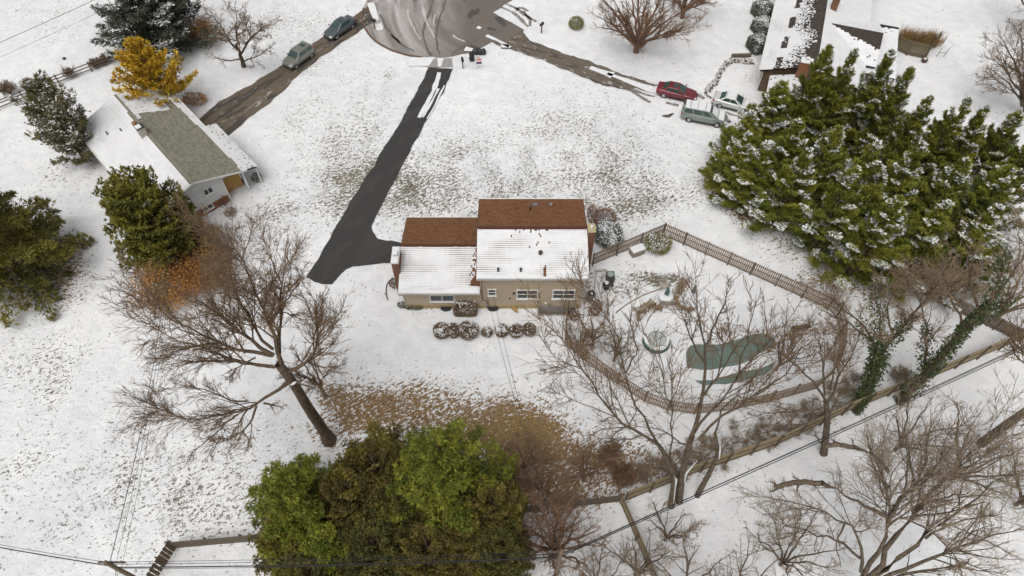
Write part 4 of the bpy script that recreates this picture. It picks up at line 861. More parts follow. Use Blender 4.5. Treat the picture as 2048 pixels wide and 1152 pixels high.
    def slab(name, x0, x1, y, z0, z1, hgt, m=SNOW):
        mb = MB(); mb.quadm([(x0, -y, z0), (x1, -y, z1), (x1, y, z1), (x0, y, z0), (x0+.05, -y+.05, z0+hgt), (x1-.05, -y+.05, z1+hgt), (x1-.05, y-.05, z1+hgt), (x0+.05, y-.05, z0+hgt)], [(4, 5, 6, 7), (0, 1, 5, 4), (1, 2, 6, 5), (2, 3, 7, 6), (3, 0, 4, 7)]); return mb.build(name, m, root, local=True, bevel=.02)
    if kind == 'van':
        slab('roof_snow', t0+.02, t1+.05, wt-.02, zt-.02, zt-.02, .07)
        for x in (t0+.55, t0+1.35, t0+2.2): MB().tube([(x, -wt+.02, zt+.09), (x, wt-.02, zt+.09)], .022, 6).build('roof_bar', TRIMB, root, local=True)
        slab('hood_snow', 1.5, 2.15, .74, 1.06, .93, .05); panel('screen_snow', (g1, -wb, zb), (g1, wb, zb), (t1, wt, zt), (t1, -wt, zt), .1, .9, .1, .72, .05, SNOW)
    if kind == 'box': MB().obox((t0+.7, 0, zt+.02), X3, Y3, Z3, .5, .7, .03).build('sunroof', CARGLASS, root, local=True)
    if extra == 'sunroof': MB().obox((t1-.35, 0, zt+.008), X3, Y3, Z3, .45, .75, .02).build('sunroof', CARGLASS, root, local=True)
    if extra == 'snow': slab('roof_snow', t0+.1, t1-.05, wt-.06, zt-.02, zt-.02, .035); slab('hood_snow', 1.2, 1.95, .62, .95, .83, .03)
    return root
car('silver boxy hatchback parked on the left driveway nearer the white house', (594, 138), (624, 116), 'box', (.20, .20, .17))
car('dark grey sedan parked on the left driveway nearer the turning circle', (675, 79), (706, 58), 'sedan', (.075, .09, .095), 'sunroof')
car('dark red sedan parked on the snowy driveway beside the minivan', (1372, 206), (1327, 196), 'sedan', (.16, .022, .03), 'sunroof')
car('white sedan parked nearest the dark roofed house', (1486, 228), (1438, 216), 'sedan', (.62, .62, .6), 'snow')
car('grey green minivan with snow on its roof and bonnet', (1432, 255), (1376, 244), 'van', (.21, .245, .215))

# ------------------------------------------------------------------ kerbside things
def mailbox(label, px, py, rz=0, m=DARK):
    p = P(px, py); t = thing('mailbox', label, 'mailbox', p, rz)
    MB().obox((0, 0, .55), X3, Y3, Z3, .12, .12, 1.1).build('post', WOODDK, t, local=True)
    mb = MB(); mb.prism([(-.14, -.3), (.14, -.3), (.14, .3), (-.14, .3)], 1.1, 1.3)
    b = mb.build('box', m, t, local=True); mb = MB()
    mb.tube([(0, -.3, 1.3), (0, .3, 1.3)], .14, 12); mb.build('lid', m, t, local=True); MB().obox((.16, -.1, 1.36), X3, Y3, Z3, .02, .05, .2).build('flag', TAILL, t, local=True)
mailbox('dark mailbox on a post beside the black bin at the drive entrance', 926, 137, .2)
mailbox('small dark mailbox on a post by the right neighbour driveway', 1083, 66, -.6)
mailbox('small dark mailbox on a post at the left rim of the turning circle', 750, 58, 1.0)
p = P(944, 121); t = thing('trash_bin', 'black wheeled rubbish bin standing at the kerb', 'bin', p, .15); BINM = mat('bin_black', (.018, .018, .02), .5, (.03, .03, .03), 4)
MB().obox((0, 0, .5), X3, Y3, Z3, .5, .58, .95, top=1.18).build('body', BINM, t, local=True, bevel=.03); MB().obox((0, .02, 1.0), X3, Y3, Z3, .64, .74, .07).build('lid', BINM, t, local=True, bevel=.03); MB().tube([(-.25, .36, .95), (.25, .36, .95)], .025, 6).build('handle', BINM, t, local=True)
for s_ in (-1, 1): MB().tube([(s_*.26, .27, .12), (s_*.32, .27, .12)], .12, 12).build('wheel', TYRE, t, local=True)
BAG = mat('bin_bag', (.022, .024, .026), .35, (.04, .042, .045), 4, 3, .5, 8)
def ellipsoid(c, rx, ry, rz, n=12, k=8, noise=.12, seed=0, zmin=None):
    th = np.linspace(0, math.pi, k+1); ph = np.linspace(0, 2*math.pi, n, endpoint=False); V = np.array([[(math.sin(t_)*math.cos(f_), math.sin(t_)*math.sin(f_), math.cos(t_)) for f_ in ph] for t_ in th]).reshape(-1, 3)
    rr = 1+noise*vnoise(V, 2.5, seed, 2); V = V*rr[:, None]*np.array([rx, ry, rz])+np.asarray(c); V[:, 2] = np.maximum(V[:, 2], 0 if zmin is None else zmin)
    return V, [(i*n+j, (i+1)*n+j, (i+1)*n+(j+1) % n, i*n+(j+1) % n) for i in range(k) for j in range(n)]
for i, (px, lab) in enumerate(((953, 'left black rubbish bag of three heaped at the kerb'), (960, 'middle black rubbish bag of three heaped at the kerb'), (967, 'right black rubbish bag of three heaped at the kerb'))):
    p = P(px, 108); t = thing('rubbish_bag', lab, 'bag', p, 0, 'rubbish bags at the kerb'); V, fc = ellipsoid((0, 0, .3), .34, .36, .42, seed=i); mb = MB(); mb.quadm(V, fc); mb.build('sack', BAG, t, local=True, smooth=True); MB().tube([(0, 0, .66), (.03, .02, .8)], [.05, .09], 6).build('knot', BAG, t, local=True)
# for sale board
p = P(958, 139); t = thing('sale_sign', 'small red white and blue sale board on a white post by the kerb', 'sign', p, .1)
MB().obox((-.38, 0, .85), X3, Y3, Z3, .09, .09, 1.7).build('post', WHITE, t, local=True); MB().obox((0, 0, 1.62), X3, Y3, Z3, .86, .07, .07).build('arm', WHITE, t, local=True)
brd = MB().obox((.03, 0, 1.1), X3, Y3, Z3, .66, .03, .8).build('board', mat('sign_white', (.7, .7, .68), .5), t, local=True)
MB().obox((.03, -.02, 1.4), X3, Y3, Z3, .62, .012, .16).build('red_band', mat('sign_red', (.5, .02, .02), .5), brd, local=True); MB().obox((.03, -.02, .95), X3, Y3, Z3, .62, .012, .3).build('dark_band', mat('sign_navy', (.04, .05, .12), .5), brd, local=True); MB().obox((.03, -.03, 1.0), X3, Y3, Z3, .1, .012, .22).build('emblem', mat('sign_red2', (.5, .03, .03), .5), brd, local=True)
MB().obox((0, 0, 1.7), X3, Y3, Z3, .3, .04, .09).build('rider', mat('sign_red3', (.45, .05, .03), .5), t, local=True)

# ------------------------------------------------------------------ patio
def slat_chair(label, px, py, rz, big=True, group='wooden garden chairs on the patio', m=TEAK, z=.0):
    p = P(px, py); t = thing('garden_chair', label, 'chair', (p[0], p[1], z), rz, group); s_ = 1.15 if big else .95
    w_, d_ = .66*s_, .66*s_; sh = .4
    for a in (-1, 1):
        MB().obox((a*w_/2, -d_/2+.04, .31), X3, Y3, Z3, .07, .07, .62).build('leg', m, t, local=True); MB().obox((a*w_/2, d_/2, .47), X3, Y3, Z3, .07, .07, .94).build('leg', m, t, local=True)
        MB().obox((a*w_/2, 0, .62), X3, Y3, Z3, .1, d_+.06, .04).build('arm_rest', m, t, local=True)
    for i in range(5): MB().obox((0, -d_/2+.06+i*(d_-.1)/4.3, sh), X3, Y3, Z3, w_-.08, .1*s_, .03).build('seat_slat', m, t, local=True)
    MB().obox((0, d_/2-.0, .97), X3, Y3, Z3, w_, .05, .1).build('top_rail', m, t, local=True)
    for i in range(5): MB().obox((-w_/2+.1+i*(w_-.2)/4, d_/2+.005, .68), X3, Y3, Z3, .07*s_, .025, .5).build('back_slat', m, t, local=True)
    return t
c1 = slat_chair('left wooden armchair with snow on its seat slats on the patio', 1277, 626, math.radians(200))
for i in range(3): MB().obox((-.15+i*.15, 0, .43), X3, Y3, Z3, .07, .5, .035).build('snow', SNOW, c1, local=True, bevel=.01)
slat_chair('brown wooden armchair between the snowy armchair and the small stool chair', 1297, 615, math.radians(215))
slat_chair('small slatted chair standing in front of the round patio table', 1313, 620, math.radians(190), False)
PALE = mat('pale_chair', (.42, .38, .33), .7, (.32, .28, .24), 5)
for lab, px, py, rz in (('pale chair at the near left side of the round patio table', 1326, 609, 170), ('pale chair at the near right side of the round patio table', 1338, 609, 195), ('pale chair pushed back at the right of the round patio table', 1350, 592, 260), ('pale chair at the far side of the round patio table', 1325, 576, 10)): slat_chair(lab, px, py, math.radians(rz), False, m=PALE)
slat_chair('brown wooden chair tipped apart behind the curved bench', 1362, 576, math.radians(320), False)
p = P(1329, 602); t = thing('patio_table', 'round patio table topped with a thick cap of snow', 'table', p)
MB().lathe((0, 0, 0), [(.3, 0), (.3, .04), (.06, .08), (.05, .7)], 14).build('pedestal', PALE, t, local=True); MB().lathe((0, 0, .7), [(.02, 0), (.68, 0), (.68, .04), (.02, .045)], 24).build('table_top', PALE, t, local=True); MB().lathe((0, 0, .742), [(.67, 0), (.65, .1), (.5, .15), (.02, .16)], 24).build('snow', SNOW, t, local=True, smooth=True)
UMB = mat('umbrella_green', (.12, .20, .19), .8, (.08, .14, .135), 4)
def umbrella(label, px, py, h, base_z=0, r=.17):
    p = P(px, py); t = thing('closed_umbrella', label, 'umbrella', (p[0], p[1], 0)); MB().tube([(0, 0, base_z), (0, 0, h+.1)], .028, 8).build('pole', GREYM, t, local=True)
    mb = MB(); n = 12; prof = [(.04, h+.04), (.09, h-.25), (r, h-.75), (r*1.12, h-1.05), (r*.7, h-1.15)]; V = []
    for k, (rr, z) in enumerate(prof):
        for q in range(n): a = 2*math.pi*q/n; f = rr*(1+.28*(-1)**q*(k > 0)); V.append((f*math.cos(a), f*math.sin(a), z))
    mb.quadm(V, [(k*n+q, k*n+(q+1) % n, (k+1)*n+(q+1) % n, (k+1)*n+q) for k in range(len(prof)-1) for q in range(n)]); mb.build('canopy', UMB, t, local=True)
umbrella('folded green umbrella standing in the round patio table', 1329, 602, 2.2, .9); umbrella('folded green umbrella standing beyond the curved bench', 1381, 600, 2.3)
MB_ = MB(); p = P(1381, 600); 
# curved bench round a fire bowl
t = thing('curved_bench', 'curved brown bench behind the bare tree twigs on the patio', 'bench', P(1374, 604))
for a0 in range(5):
    an = math.radians(120+a0*38); q = (1.05*math.cos(an), 1.05*math.sin(an)); ax, ay = rotz(an+math.pi/2)
    MB().obox((q[0], q[1], .42), ax, ay, Z3, .7, .36, .06).build('seat', TEAK, t, local=True); MB().obox((q[0]*1.2, q[1]*1.2, .68), ax, ay, Z3, .74, .05, .34).build('backrest', TEAK, t, local=True); MB().obox((q[0], q[1], .2), ax, ay, Z3, .08, .3, .4).build('leg', TEAK, t, local=True)
# raised patio edge
c = smooth_poly(wpoly([(1232, 626), (1250, 612), (1276, 596), (1300, 586), (1321, 579)]), 2, closed=False); mb = MB()
for a, b in zip(c[:-1], c[1:]):
    d = np.array([*(b-a), 0]); L = np.linalg.norm(d); mb.obox(np.array([*(a+b)/2, .07]), d/L, np.array([-d[1], d[0], 0])/L, Z3, L+.02, .08, .14)
pe = thing('patio_edging', 'low curved brown edging wall beside the snowy patio', 'edging', (*c.mean(0), 0)); mb.build('edging_board', TEAK, pe)
mb = MB(); c2 = smooth_poly(wpoly([(1232, 626), (1250, 612), (1276, 596), (1300, 586), (1321, 579), (1352, 572), (1370, 590), (1368, 615), (1330, 640), (1280, 660), (1240, 660)]), 2); mb.prism([tuple(q) for q in c2], 0, .05); tag(mb.build('patio', SNOW, None), kind='structure')
# round tub and pool
TUBG = mat('tub_green', (.05, .11, .09), .6, (.03, .075, .06), 4)
p = P(1312, 684); t = thing('round_tub', 'round snow filled tub with a dark green rim beside the pool', 'tub', p); RR = 1.2
MB().lathe((0, 0, 0), [(RR, 0), (RR+.02, .3), (RR-.03, .36), (RR-.12, .36), (RR-.13, .3), (.02, .29)], 36).build('rim', TUBG, t, local=True, smooth=False)
mb = MB(); ring = [((RR-.02)*math.cos(a)*(1 if a < math.pi else .93), (RR-.02)*math.sin(a)) for a in np.linspace(0, 2*math.pi, 40, endpoint=False)]; inn = [(.82*math.cos(a)+.02, .82*math.sin(a)+.02) for a in np.linspace(0, 2*math.pi, 40, endpoint=False)]
mb.quadm([(a, b+.1, .375) for a, b in ring]+[(a, b+.03, .42) for a, b in inn], [(i, (i+1) % 40, 40+(i+1) % 40, 40+i) for i in range(40)]); mb.build('snow_ring', SNOW, t, local=True, smooth=True)
MB().lathe((.02, .03, .3), [(.8, 0), (.8, .085), (.02, .09)], 30).build('cover', mat('tub_cover', (.40, .42, .41), .6, (.34, .36, .35), 2), t, local=True)
pc = smooth_poly(wpoly(z8([(655, 745), (690, 700), (800, 712), (900, 690), (1000, 655), (1070, 645), (1125, 675), (1130, 740), (1120, 830), (1060, 870), (940, 900), (840, 925), (740, 925), (670, 860)])), 3)
t = thing('swimming_pool', 'kidney shaped pool under a green cover inside the picket fence', 'pool', (*pc.mean(0), 0)); PCOV = mat('pool_cover', (.095, .135, .112), .6, (.14, .18, .155), .7, 6, .25, 3)
mb = MB(); cc = pc.mean(0); n = len(pc); rows = [1.0, .93, .7, .35]; zs = [.07, .08, .075, .07]; V = [(*(cc+(q-cc)*f), z) for f, z in zip(rows, zs) for q in pc]
mb.quadm(V, [(k*n+i, k*n+(i+1) % n, (k+1)*n+(i+1) % n, (k+1)*n+i) for k in range(3) for i in range(n)]+[tuple(3*n+i for i in range(n))]); mb.build('cover', PCOV, t, smooth=True)
for q in ([(660, 830), (740, 838), (850, 838), (950, 806), (1020, 770), (1130, 715), (1160, 760), (1090, 825), (960, 848), (860, 876), (740, 900), (660, 880)], [(760, 915), (880, 915), (1000, 890), (1100, 865), (1110, 890), (900, 945), (740, 945)]):
    mb = MB(); mb.prism([tuple(a) for a in jitter_poly(smooth_poly(wpoly(z8(q)), 2), .25, .1, 9)], .06, .115); mb.build('snow_drift', SNOW, t)
t = thing('diving_board', 'dark diving board standing on the snow right of the pool', 'diving board', P(1602, 668)); a, b = P(1583, 663)-np.array(t.location), P(1617, 657)-np.array(t.location)
d = unit(b-a); MB().obox((a+b)/2+Z3*.5, d, np.cross(Z3, d), Z3, np.linalg.norm(b-a), .42, .06).build('board', DARK, t, local=True); MB().obox(a+Z3*.25+d*.15, d, np.cross(Z3, d), Z3, .3, .4, .48).build('stand', DARK, t, local=True); MB().tube([a+Z3*.0, a+Z3*.9-d*.1, a+Z3*.95-d*.2], .03, 6).build('hand_rail', DARK, t, local=True)
# cooling units, grill, planks and stones beside the house
def ac_round(label, px, py):
    t = thing('cooling_unit', label, 'air conditioner', P(px, py)); MB().lathe((0, 0, 0), [(.42, 0), (.42, .8), (.40, .86), (.34, .86), (.33, .8), (.02, .78)], 22).build('casing', mat('ac_grey', (.17, .17, .165), .6, (.10, .10, .1), 8, stretch=(1, 1, .2)), t, local=True); MB().lathe((0, 0, .79), [(.33, 0), (.33, .02), (.02, .03)], 20).build('fan_guard', DARK, t, local=True); MB().lathe((.03, .02, .82), [(.12, 0), (.11, .05), (.02, .07)], 10).build('snow', SNOW, t, local=True)
ac_round('round grey cooling unit at the rear corner of the beige house', 1181, 598)
t = thing('cooling_unit', 'square dark cooling unit standing beside the grill', 'air conditioner', P(1219, 560)); MB().obox((0, 0, .45), X3, Y3, Z3, .75, .75, .9).build('casing', mat('ac_dark', (.055, .058, .058), .5, (.035, .035, .035), 6), t, local=True, bevel=.03); MB().lathe((0, 0, .9), [(.3, 0), (.3, .03), (.02, .04)], 16).build('fan_guard', mat('fan_green', (.25, .3, .27), .6), t, local=True)
t = thing('kettle_grill', 'black kettle grill on a wheeled stand near the cooling units', 'grill', P(1211, 580)); 
V, fc = ellipsoid((0, 0, .85), .36, .36, .3, 16, 10, 0); mb = MB(); mb.quadm(V, fc); mb.build('kettle', DARK, t, local=True, smooth=True)
for a in range(3): an = a*2.1+.3; MB().tube([(.15*math.cos(an), .15*math.sin(an), .7), (.35*math.cos(an), .35*math.sin(an), 0)], .025, 6).build('leg', DARK, t, local=True)
MB().lathe((0, 0, .25), [(.2, 0), (.22, .04), (.02, .05)], 12).build('ash_pan', DARK, t, local=True); MB().obox((.5, 0, .8), X3, Y3, Z3, .3, .45, .03).build('side_shelf', DARK, t, local=True); MB().tube([(-.08, 0, 1.14), (-.08, 0, 1.2), (.08, 0, 1.2), (.08, 0, 1.14)], .02, 5).build('handle', TEAK, t, local=True)
V, fc = ellipsoid((0, .02, 1.13), .2, .2, .05, 12, 6, .1); mb = MB(); mb.quadm(V, fc); mb.build('snow', SNOW, t, local=True, smooth=True)
for i, (px, py, lab) in enumerate(((1180, 545, 'paving slab nearest the fence beside the house'), (1181, 553, 'second paving slab from the fence beside the house'), (1178, 563, 'paving slab in the middle of the row beside the house'), (1178, 572, 'paving slab nearest the round cooling unit'), (1194, 541, 'paving slab set right of the row by the fence'), (1203, 552, 'paving slab inside the pale frame by the cooling units'))):
    p = P(px, py); o = MB().obox((0, 0, .03), X3, Y3, Z3, .5, .38, .06).build('paving_slab', mat('slab', (.30, .285, .26), .9, (.2, .19, .175), 5), None, bevel=.02); o.location = (*p[:2], .0); o.rotation_euler = (0, 0, .2+.15*i); tag(o, lab, 'slab', 'paving slabs beside the house')
    MB().obox((.03, .04, .075), X3, Y3, Z3, .44, .3, .03).build('snow', SNOW, o, local=True, bevel=.012)
t = thing('timber_frame', 'pale timber frame lying by the cooling units', 'frame', P(1198, 558)); pp = [P(1193, 543), P(1213, 541), P(1189, 577)]; o_ = np.array(t.location)
for a, b in ((pp[0], pp[1]), (pp[0], pp[2])): d = unit(b-a); MB().obox((a+b)/2-o_+Z3*.09, d, np.cross(Z3, d), Z3, np.linalg.norm(b-a), .12, .16).build('timber', mat('pale_timber', (.42, .38, .32), .8), t, local=True)
# storage box
p = P(1273, 507); t = thing('storage_box', 'grey brown storage box with a snowy lid inside the fence corner', 'box', p, math.radians(24)); MB().obox((0, 0, .38), X3, Y3, Z3, 1.3, .75, .74).build('bin', mat('deck_box', (.26, .21, .17), .7, (.21, .17, .14), 4), t, local=True, bevel=.02); MB().obox((0, 0, .78), X3, Y3, Z3, 1.38, .83, .07).build('lid', mat('deck_lid', (.5, .48, .45), .6), t, local=True, bevel=.02); MB().obox((0, 0, .84), X3, Y3, Z3, 1.3, .76, .06).build('snow', SNOW, t, local=True, bevel=.03)
# hose
hp = [P(*q)+Z3*.05 for q in ((786, 556), (775, 566), (772, 578), (773, 592), (776, 601))]; hs_ = smooth_poly([q[:2] for q in hp], 2, closed=False)
tag(MB().tube([(a, b, .06) for a, b in hs_], .045, 6).build('garden_hose', DARK), 'black hose lying on the snow left of the brick chimney', 'hose')
# low stone border under the clipped hedge behind the house
t = thing('stone_border', 'low stone border in front of the square clipped hedge', 'border', P(930, 630)); o_ = np.array(t.location)
for i in range(7): q = P(911+i*6.6, 630)-o_; MB().obox(q+Z3*.1, X3, Y3, Z3, .27, .2, .2).build('stone', mat('border_stone', (.33, .27, .2), .9, (.22, .18, .14), 5), t, local=True, bevel=.03); MB().obox(q+Z3*.225, X3, Y3, Z3, .25, .18, .05).build('snow', SNOW, t, local=True, bevel=.02)
# stones along the neighbour's curved bed
r = np.random.default_rng(9); bed = smooth_poly(wpoly([(1412, 188), (1430, 172), (1440, 152), (1450, 132), (1466, 122), (1490, 124), (1506, 128)]), 2, closed=False)
t = thing('stone_edging', 'curved row of dark stones edging the bed by the white sedan', 'stones', (*bed.mean(0), 0)); o_ = np.array(t.location); me = None
for i in range(0, len(bed)-1):
    for k in range(1):
        q = bed[i]+(bed[i+1]-bed[i])*(k/2)+r.normal(0, .12, 2); V, fc = ellipsoid((0, 0, .12), .2, .17, .16, 8, 5, .2, seed=i)
        if me is None: mb = MB(); mb.quadm(V, fc); o = mb.build('stone', mat('dark_stone', (.17, .14, .12), .9, (.06, .05, .045), 5), t, local=True); me = o.data
        else: o = link('stone', me, t)
        o.location = (q[0]-o_[0], q[1]-o_[1], 0); s_ = r.uniform(.5, 1.0); o.scale = (s_, s_*r.uniform(.7, 1.2), s_); o.rotation_euler = (0, 0, r.uniform(0, 6))
bedp = wpoly([(1418, 186), (1436, 168), (1446, 150), (1456, 134), (1470, 126), (1500, 130), (1508, 118), (1470, 112), (1448, 122), (1436, 142), (1424, 162), (1408, 180)])
BEDM = mat('bed_soil', (.16, .135, .11), .9, (.62, .62, .62), 4.5, 5, contrast=3)
tag(MB().prism([tuple(q) for q in jitter_poly(bedp, .4, .15, 3)], .0, .04).build('planting_bed', BEDM), kind='structure')
tag(MB().obox(P(1482, 114)+Z3*.25, unit(P(1500, 113)-P(1466, 114)), Y3, Z3, 2.4, .3, .4).build('log_bench', WOODDK, bevel=.05), 'dark log bench beside the planting bed at upper right', 'bench')
p = P(1847, 124); t = thing('round_pot', 'round brown pot at the foot of the board screen', 'pot', p); MB().lathe((0, 0, 0), [(.2, 0), (.34, .2), (.36, .42), (.28, .52), (.24, .5), (.02, .44)], 14).build('bowl', mat('terracotta', (.12, .06, .045), .7, (.08, .045, .035), 4), t, local=True); MB().lathe((0, 0, .46), [(.22, 0), (.15, .07), (.02, .09)], 10).build('snow', SNOW, t, local=True)
t = thing('metal_arbour', 'thin black metal frame standing beyond the board screen', 'frame', P(1872, 114)); 
for dx in (0, .9): MB().tube([(dx, 0, 0), (dx+.1, 0, 1.2), (dx+.5, .1, 1.5)], .03, 5).build('hoop', DARK, t, local=True)
MB().tube([(0, 0, .6), (.9, 0, .6)], .03, 5).build('cross_bar', DARK, t, local=True)
p = P(129, 118); mb = MB(); mb.lathe((0, 0, 0), [(.2, 0), (.2, .12), (.12, .2), (.02, .22)], 12); o = mb.build('manhole_riser', mat('riser', (.03, .03, .05), .6)); o.location = p; tag(o, 'small dark round cap standing alone in the upper left snow', 'cap')

# ------------------------------------------------------------------ utility poles and wires
def pole(label, px, py, z, top, arm=None, tr=False):
    p = P(px, py, z); t = thing('utility_pole', label, 'pole', (p[0], p[1], 0)); MB().tube([(0, 0, 0), (0, 0, top)], [.17, .12], 10).build('pole', mat('pole_wood', (.20, .145, .095), .9, (.12, .09, .06), 3, 5, stretch=(3, 3, .3)), t, local=True)
    MB().obox((0, .16, top-.7), X3, Y3, Z3, 1.6, .1, .12).build('cross_arm', WOODDK, t, local=True)
    for dx in (-.6, 0, .6): MB().lathe((dx, .16, top-.64), [(.04, 0), (.07, .06), (.05, .14), (.02, .16)], 8).build('insulator', GREYM, t, local=True)
    return np.array([p[0], p[1], top])
T1 = pole('wooden utility pole at the bottom left corner', 236, 1138, 8.6, 10.2); T2 = pole('wooden utility pole at the bottom centre below the bare shrub', 1122, 1106, 9.8, 10.1)
WIRE = mat('wire', (.02, .02, .022), .6)
def wire(label, a, b, sag, r=.018, group=None, m=WIRE):
    a, b = np.asarray(a, float), np.asarray(b, float); pts = [a+(b-a)*t-Z3*sag*4*t*(1-t) for t in np.linspace(0, 1, 25)]
    o = MB().tube(pts, r, 5, cap=False).build('overhead_wire', m); return tag(o, label, 'wire', group)
for dz, r_, sg, lab in ((0, .014, .3, 'topmost thin wire between the two bottom utility poles'), (-.5, .016, .35, 'second thin wire between the two bottom utility poles'), (-1.2, .035, .5, 'thick lowest cable between the two bottom utility poles'), (-1.5, .015, .6, 'thin wire just under the thick cable between the bottom poles')): wire(lab, T1+Z3*dz, T2+Z3*dz, sg, r_)
T3 = P(2240, 600, 9.5)
for dz, dx, r_, sg, lab in ((0, .5, .018, .5, 'topmost wire running diagonally to the right edge over the board fence'), (-.25, .2, .018, .6, 'second diagonal wire over the board fence at lower right'), (-.6, 0, .022, .7, 'third diagonal wire over the board fence at lower right'), (-1.1, 0, .03, .8, 'thick lowest diagonal cable over the board fence at lower right')): wire(lab, T2+Z3*dz+X3*dx, T3+Z3*dz, sg, r_)
T0 = P(-260, 1040, 9.5)
for dz, r_, lab in ((0, .016, 'thin wire leaving the bottom left pole towards the left edge'), (-1.0, .034, 'thick cable leaving the bottom left pole towards the left edge')): wire(lab, T1+Z3*dz, T0+Z3*dz, .5, r_)
hk = n2(LEN2-.5, -2.0, 4.0)
for i, lab in enumerate(('darker left service wire from the bottom left pole to the white house', 'middle service wire from the bottom left pole to the white house', 'right thin service wire from the bottom left pole to the white house')): wire(lab, T1-Z3*(.5+.45*i)+X3*.15*i, hk-Z3*.1*i, 1.4, (.022, .012, .012)[i])
for i, lab in enumerate(('left service wire crossing the back lawn to the beige house', 'right service wire crossing the back lawn to the beige house')): wire(lab, T2-Z3*(.4+.4*i), (-2.35+.55*i, HY0-.1, 3.4), 1.2, .016)
for i, lab in enumerate(('dark wire crossing the snowy field at the upper left corner', 'faint lower wire crossing the snowy field at the upper left corner')): wire(lab, P(-120, 136+30*i, 7), P(330, -68+28*i, 7), .2, (.025, .014)[i])
for dx, lab in ((1.2, 'left guy wire of the bottom left utility pole'), (2.4, 'right guy wire of the bottom left utility pole')): wire(lab, T1-Z3*1.2, (T1[0]-dx, T1[1]-3-dx*.2, 0), 0, .012)
# ------------------------------------------------------------------ bare trees: traced or grown limbs, then side branches and twigs
def nrmz(v): return v/np.maximum(1e-9, np.linalg.norm(v, axis=-1, keepdims=True))
def resample(pl, n=9, jit=.0, rg=None):
    p = np.array([q[:3] for q in pl], float); r = np.array([q[3] for q in pl], float); d = np.concatenate([[0], np.cumsum(np.linalg.norm(np.diff(p, axis=0), axis=1))]); t = np.linspace(0, d[-1], n)
    out = np.stack([np.interp(t, d, p[:, k]) for k in range(3)], -1)
    out[1:-1] = out[1:-1]*.5+(out[:-2]+out[2:])*.25
    if jit: out[1:] += rg.normal(0, jit*d[-1]*.02, (n-1, 3))
    return out, np.interp(t, d, r)
def tubes(pts, rad, sides):
    N, n, _ = pts.shape; t = nrmz(np.gradient(pts, axis=1)); ref = np.where(np.abs(t[..., 2:3]) < .9, Z3, X3); a = nrmz(np.cross(t, ref)); b = np.cross(t, a)
    an = np.arange(sides)*2*np.pi/sides; V = pts[:, :, None]+(a[:, :, None]*np.cos(an)[:, None]+b[:, :, None]*np.sin(an)[:, None])*rad[:, :, None, None]
    base = (np.arange(N)*n*sides)[:, None, None]; i = np.arange(n-1)[None, :, None]*sides; j = np.arange(sides)[None, None, :]; j2 = (j+1) % sides
    F_ = np.stack([base+i+j, base+i+j2, base+i+sides+j2, base+i+sides+j], -1).reshape(-1, 4); return V.reshape(-1, 3), F_
def sprout(pts, rad, k, t0, ratio, ang, nseg, up, jit, rg, rr=.5, rmin=.014, t1=1.0, lmin=.35, lcap=9):
    N, n, _ = pts.shape; L = np.linalg.norm(np.diff(pts, axis=1), axis=2).sum(1); kk = np.maximum(1, rg.poisson(k*np.clip(L/np.median(L), .4, 2.0))); idx = np.repeat(np.arange(N), kk); M = len(idx)
    t = rg.uniform(t0, t1, M); f = t*(n-1); i = np.minimum(f.astype(int), n-2); w_ = (f-i)[:, None]; p = pts[idx, i]*(1-w_)+pts[idx, i+1]*w_; r0 = (rad[idx, i]*(1-w_[:, 0])+rad[idx, i+1]*w_[:, 0])*rr; tan = nrmz(pts[idx, i+1]-pts[idx, i])
    perp = nrmz(np.cross(tan, rg.normal(size=(M, 3)))); a = np.radians(rg.normal(ang, 13, M))[:, None]; d = nrmz(tan*np.cos(a)+perp*np.sin(a)); ln = np.clip(L[idx]*ratio*(1.2-.6*t)*rg.uniform(.55, 1.3, M), lmin, lcap); st = (ln/nseg)[:, None]
    out = [p]
    for s_ in range(nseg): d = nrmz(d+rg.normal(0, jit, (M, 3))+Z3*up/nseg); p = p+d*st; out.append(p)
    P_ = np.stack(out, 1); P_[..., 2] = np.maximum(P_[..., 2], .12); r0 = np.maximum(r0, rmin*1.3); R_ = r0[:, None]*np.linspace(1, .4, nseg+1)[None]; return P_, np.maximum(R_, rmin*.8)
